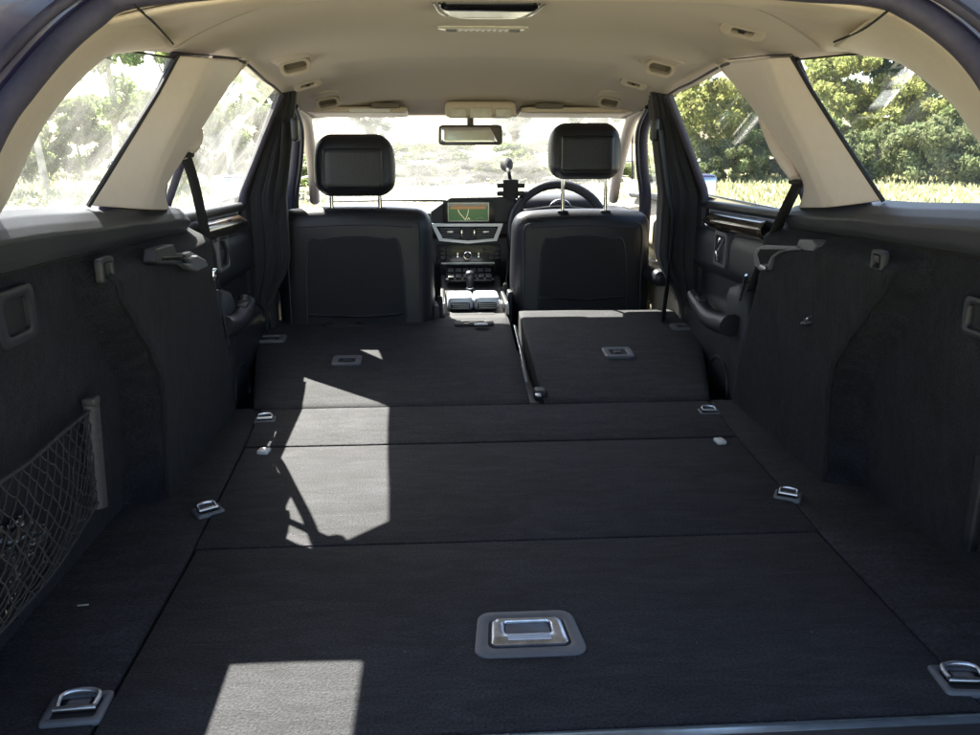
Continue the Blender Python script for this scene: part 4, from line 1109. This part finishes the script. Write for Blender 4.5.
# taller dry grass, dense where the windows look out
rg = random.Random(3); vs, fs = [], []
for (b0, b1, n_) in ((-36, -11, 9000), (-11, 15, 3500), (15, 40, 11000)):
    for _ in range(n_):
        b = R(rg.uniform(b0, b1)); d = 13 + 32 * rg.random() ** 1.0; x = d * math.sin(b); y = d * math.cos(b)
        h = rg.uniform(.04, .17) * (.6 + d / 50); w_ = .02 + d * .0012; a = rg.uniform(0, 3.14); k = len(vs)
        lx, ly = rg.uniform(-.1, .1), rg.uniform(-.1, .1)
        vs += [Vector((x - w_ * math.cos(a), y - w_ * math.sin(a), GZ)), Vector((x + w_ * math.cos(a), y + w_ * math.sin(a), GZ)), Vector((x + lx, y + ly, GZ + h))]; fs.append((k, k + 1, k + 2))
me = bpy.data.meshes.new('grass'); me.from_pydata(vs, [], fs); go = link('grass', me, 'grass_blade'); tag(go, 'pale dry grass of the field round the car', 'grass', kind='stuff')

def leafy(name, n, shape, size, m, seed, clumps=40, tall=1.0):
    """crown mesh of leaf-sized quads in clumps; shape(rg)-> clump centre, radius"""
    r_ = random.Random(seed); vs, fs = [], []
    cl = [shape(r_) for _ in range(clumps)]
    tot = sum(c[1] ** 2 for c in cl)
    for (c, rad) in cl:
        k = max(10, int(n * rad * rad / tot))
        for _ in range(k):
            d = Vector((r_.gauss(0, 1), r_.gauss(0, 1), r_.gauss(0, 1))).normalized() * rad * (r_.random() ** .45)
            p = c + Vector((d.x, d.y, d.z * .8)); s_ = size * r_.uniform(.6, 1.4)
            a = Vector((r_.gauss(0, 1), r_.gauss(0, 1), r_.gauss(0, .7))).normalized(); b = a.orthogonal().normalized(); b.rotate(Matrix.Rotation(r_.uniform(0, 6.28), 3, a)); c2 = a.cross(b)
            q = len(vs); vs += [p - b * s_, p + c2 * s_ * .55, p + b * s_, p - c2 * s_ * .55]; fs.append((q, q + 1, q + 2, q + 3))
    me = bpy.data.meshes.new(name); me.from_pydata(vs, [], fs); me.materials.append(M[m]); return me
def tree_geo(h, seed, r0, spread, limbs=9, lean=.3):
    r_ = random.Random(seed); vs, fs = [], []
    T = smooth_path([Vector((0, 0, 0)), Vector((lean * .2, .1, h * .35)), Vector((lean * .1, -.1, h * .7)), Vector((lean, 0, h))], 5)
    tube_geo(T, [r0 * (1 - .88 * i / (len(T) - 1)) for i in range(len(T))], 8, False, vs, fs)
    for _ in range(limbs):
        t = r_.uniform(.25, .9); p = T[int(t * (len(T) - 1))]; a = r_.uniform(0, 6.28); L_ = spread * r_.uniform(.6, 1.1) * (1.1 - t)+.4
        e = p + Vector((math.cos(a) * L_, math.sin(a) * L_, L_ * r_.uniform(.4, 1.1))); mid = p.lerp(e, .5) + Vector((0, 0, -L_ * .08))
        tube_geo([p, mid, e], [r0 * .4 * (1 - t * .5), r0 * .25 * (1 - t * .5), r0 * .06], 6, False, vs, fs)
    return vs, fs
def bush_shape(w_, h_):
    def f(r_):
        a = r_.uniform(0, 6.28); t = r_.random() ** .5; z = r_.uniform(.12, .92)
        rr = t * w_ * math.sqrt(max(.05, 1 - (z - .25) ** 2 * 1.5))
        return Vector((math.cos(a) * rr, math.sin(a) * rr, z * h_)), r_.uniform(.18, .42) * min(w_, h_) * .6
    return f
def crown_shape(w_, z0, z1):
    def f(r_):
        a = r_.uniform(0, 6.28); z = r_.uniform(0, 1); rr = (r_.random() ** .5) * w_ * math.sin(math.pi * (.12 + .82 * z)) ** .7
        return Vector((math.cos(a) * rr, math.sin(a) * rr, z0 + z * (z1 - z0))), r_.uniform(.25, .6) * w_ * .42
    return f
def make_tree(name, label, cat, group, crown_me, trunk, bark, loc):
    root = empty(name, loc); tag(root, label, cat, group)
    o = bpy.data.objects.new('crown', crown_me); col.objects.link(o); o.parent = root
    if trunk: mesh('trunk', trunk[0], trunk[1], bark, root, local=True)
    return root
def pol(b, d): return (d * math.sin(R(b)), d * math.cos(R(b)), GZ)

birch_c = leafy('birch_crown', 6500, crown_shape(1.9, 1.9, 8.6), .09, 'leaf_birch', 11, 46)
birch_c2 = leafy('birch_crown', 5500, crown_shape(1.6, 2.2, 8.2), .09, 'leaf_birch', 12, 36)
dark_c = leafy('dark_crown', 15000, crown_shape(2.9, 1.8, 10.5), .13, 'leaf_dark', 13, 60)
yel_b = leafy('yellow_bush', 15000, bush_shape(2.5, 5.6), .10, 'leaf_yellow', 14, 70)
mid_b = leafy('mid_bush', 14000, bush_shape(2.4, 4.4), .10, 'leaf_mid', 15, 64)
oli_b = leafy('olive_bush', 9000, bush_shape(1.9, 2.1), .08, 'leaf_olive', 16, 56)
birch_t = tree_geo(8.0, 21, .13, 1.8); birch_t2 = tree_geo(7.6, 22, .11, 1.6, lean=-.4); dark_t = tree_geo(9.5, 23, .30, 3.2, 12)
bush_t = tree_geo(2.6, 24, .10, 1.4, 7)
BIR = 'birches standing beyond the left windows'
def lab(n, spec, cat, group, cm, tr, bk, b, d, sc_=1, rz=None):
    o = make_tree(n, spec, cat, group, cm, tr, bk, pol(b, d)); o.scale = (sc_, sc_, sc_); o.rotation_euler = (0, 0, R(rz if rz is not None else random.uniform(0, 360))); return o
lab('birch_tree', 'pale birch seen in the near left window, leftmost', 'tree', BIR, birch_c, birch_t, 'birch_bark', -29, 27, 1.0)
lab('birch_tree', 'slim birch in the middle of the near left window', 'tree', BIR, birch_c2, birch_t2, 'birch_bark', -24.6, 25, .95)
lab('birch_tree', 'birch with a leaning stem at the right of the near left window', 'tree', BIR, birch_c, birch_t2, 'birch_bark', -20.6, 29, 1.05)
lab('birch_tree', 'birch behind the wide beige left pillar', 'tree', BIR, birch_c2, birch_t, 'birch_bark', -17.2, 27, 1)
lab('birch_tree', 'birch seen through the left rear door window', 'tree', BIR, birch_c, birch_t, 'birch_bark', -13.8, 24, .82)
lab('birch_tree', 'far small birch behind the near left window', 'tree', BIR, birch_c, birch_t2, 'birch_bark', -26.5, 38, .9)
LB = 'bushes at the foot of the birches'
for b, d, s_, t in ((-30, 30, .62, 'green bush at the far left edge of the near left window'), (-26.6, 31, .58, 'green bush low under the slim birch'), (-22.6, 33, .66, 'green bush between two birches on the left'), (-18.8, 32, .62, 'green bush by the left pillar edge'), (-15.2, 29, .58, 'dark green bush in the left rear door window'), (-12.2, 31, .6, 'green bush next to the left middle pillar')):
    lab('hedge_bush', t, 'bush', LB, mid_b, bush_t, 'bark', b, d, s_)
lab('oak_tree', 'tall dark tree at the top of the right rear window', 'tree', None, dark_c, dark_t, 'bark', 28.6, 40, 1.05)
lab('broadleaf_tree', 'dark tall tree behind the yellow bush, right rear door window', 'tree', None, dark_c, dark_t, 'bark', 20.5, 46, .62)
RB = 'sunlit bushes along the right side of the field'
for b, d, s_, t, cm in ((17.6, 30, .80, 'yellow-green bush by the right middle pillar', yel_b), (20.6, 33, .80, 'yellow leaved bush in the right rear door window', yel_b), (22.8, 29, .62, 'mid green bush low in the right rear door window', mid_b), (25.2, 36, .85, 'yellow-green bush hard by the wide right pillar', yel_b), (28.2, 37, .70, 'light green bush under the tall dark tree', mid_b), (31.3, 35, .85, 'tall light green bush right of the dark tree', yel_b), (34.3, 33, .85, 'green bush at the right edge of the near right window', mid_b)):
    lab('hedge_bush', t, 'bush', RB, cm, bush_t, 'bark', b, d, s_)
OB = 'low olive shrubs in front of the right hedge'
for b, d, s_, t in ((25.0, 29, .72, 'low olive shrub touching the wide right pillar'), (28.0, 30, .84, 'round olive shrub in the middle of the near right window'), (31.2, 29, .90, 'broad olive shrub right of the round one'), (34.2, 29, .86, 'olive shrub at the right edge of the window'), (19.0, 28, .6, 'low olive shrub under the yellow bush')):
    lab('shrub', t, 'shrub', OB, oli_b, None, 'bark', b, d, s_)
FH = 'added low bushes standing in for the dash reflection ahead'  # added bushes imitate the grey band of dash reflection in the windscreen
for i, (b, d, s_, t) in enumerate(((-8.6, 27, .72, 'added low bush standing in for the dash reflection, left end in the windscreen'), (-4.6, 28, .62, 'added low bush standing in for the dash reflection above the passenger headrest post'), (-.8, 27, .66, 'added low bush standing in for the dash reflection left of the cabin mirror'), (3.0, 28, .60, 'added low bush standing in for the dash reflection under the cabin mirror'), (7.0, 27, .68, 'added low bush standing in for the dash reflection between mirror and driver headrest'), (11.2, 28, .8, 'added low bush standing in for the dash reflection right of the driver headrest'))):
    o = lab('reflection_bush', t, 'bush', FH, oli_b if i % 2 else mid_b, None, 'bark', b, d, s_ * 1.3); o.scale = (1.25, .6, .30)
lab('oak_tree', 'far tree ahead whose crown shows right of the cabin mirror', 'tree', None, dark_c, dark_t, 'bark', 5.0, 70, .85)
lab('oak_tree', 'far tree ahead behind the passenger headrest', 'tree', None, dark_c, dark_t, 'bark', -4.5, 75, .8)

BB = 'bushes behind the open tailgate'
for b, d, s_, t in ((172, 14, .8, 'bush behind the tailgate, left in the cabin mirror'), (181, 15, .85, 'bush behind the tailgate, middle of the cabin mirror'), (190, 14, .8, 'bush behind the tailgate, right in the cabin mirror')):
    lab('hedge_bush', t, 'bush', BB, mid_b, bush_t, 'bark', b, d, s_)

for b, d, s_, t in ((-9.5, 52, .9, 'pale tree ahead at the left edge of the windscreen'), (10.5, 55, .9, 'pale tree ahead at the right edge of the windscreen')):
    lab('broadleaf_tree', t, 'tree', None, dark_c, dark_t, 'bark', b, d, s_)
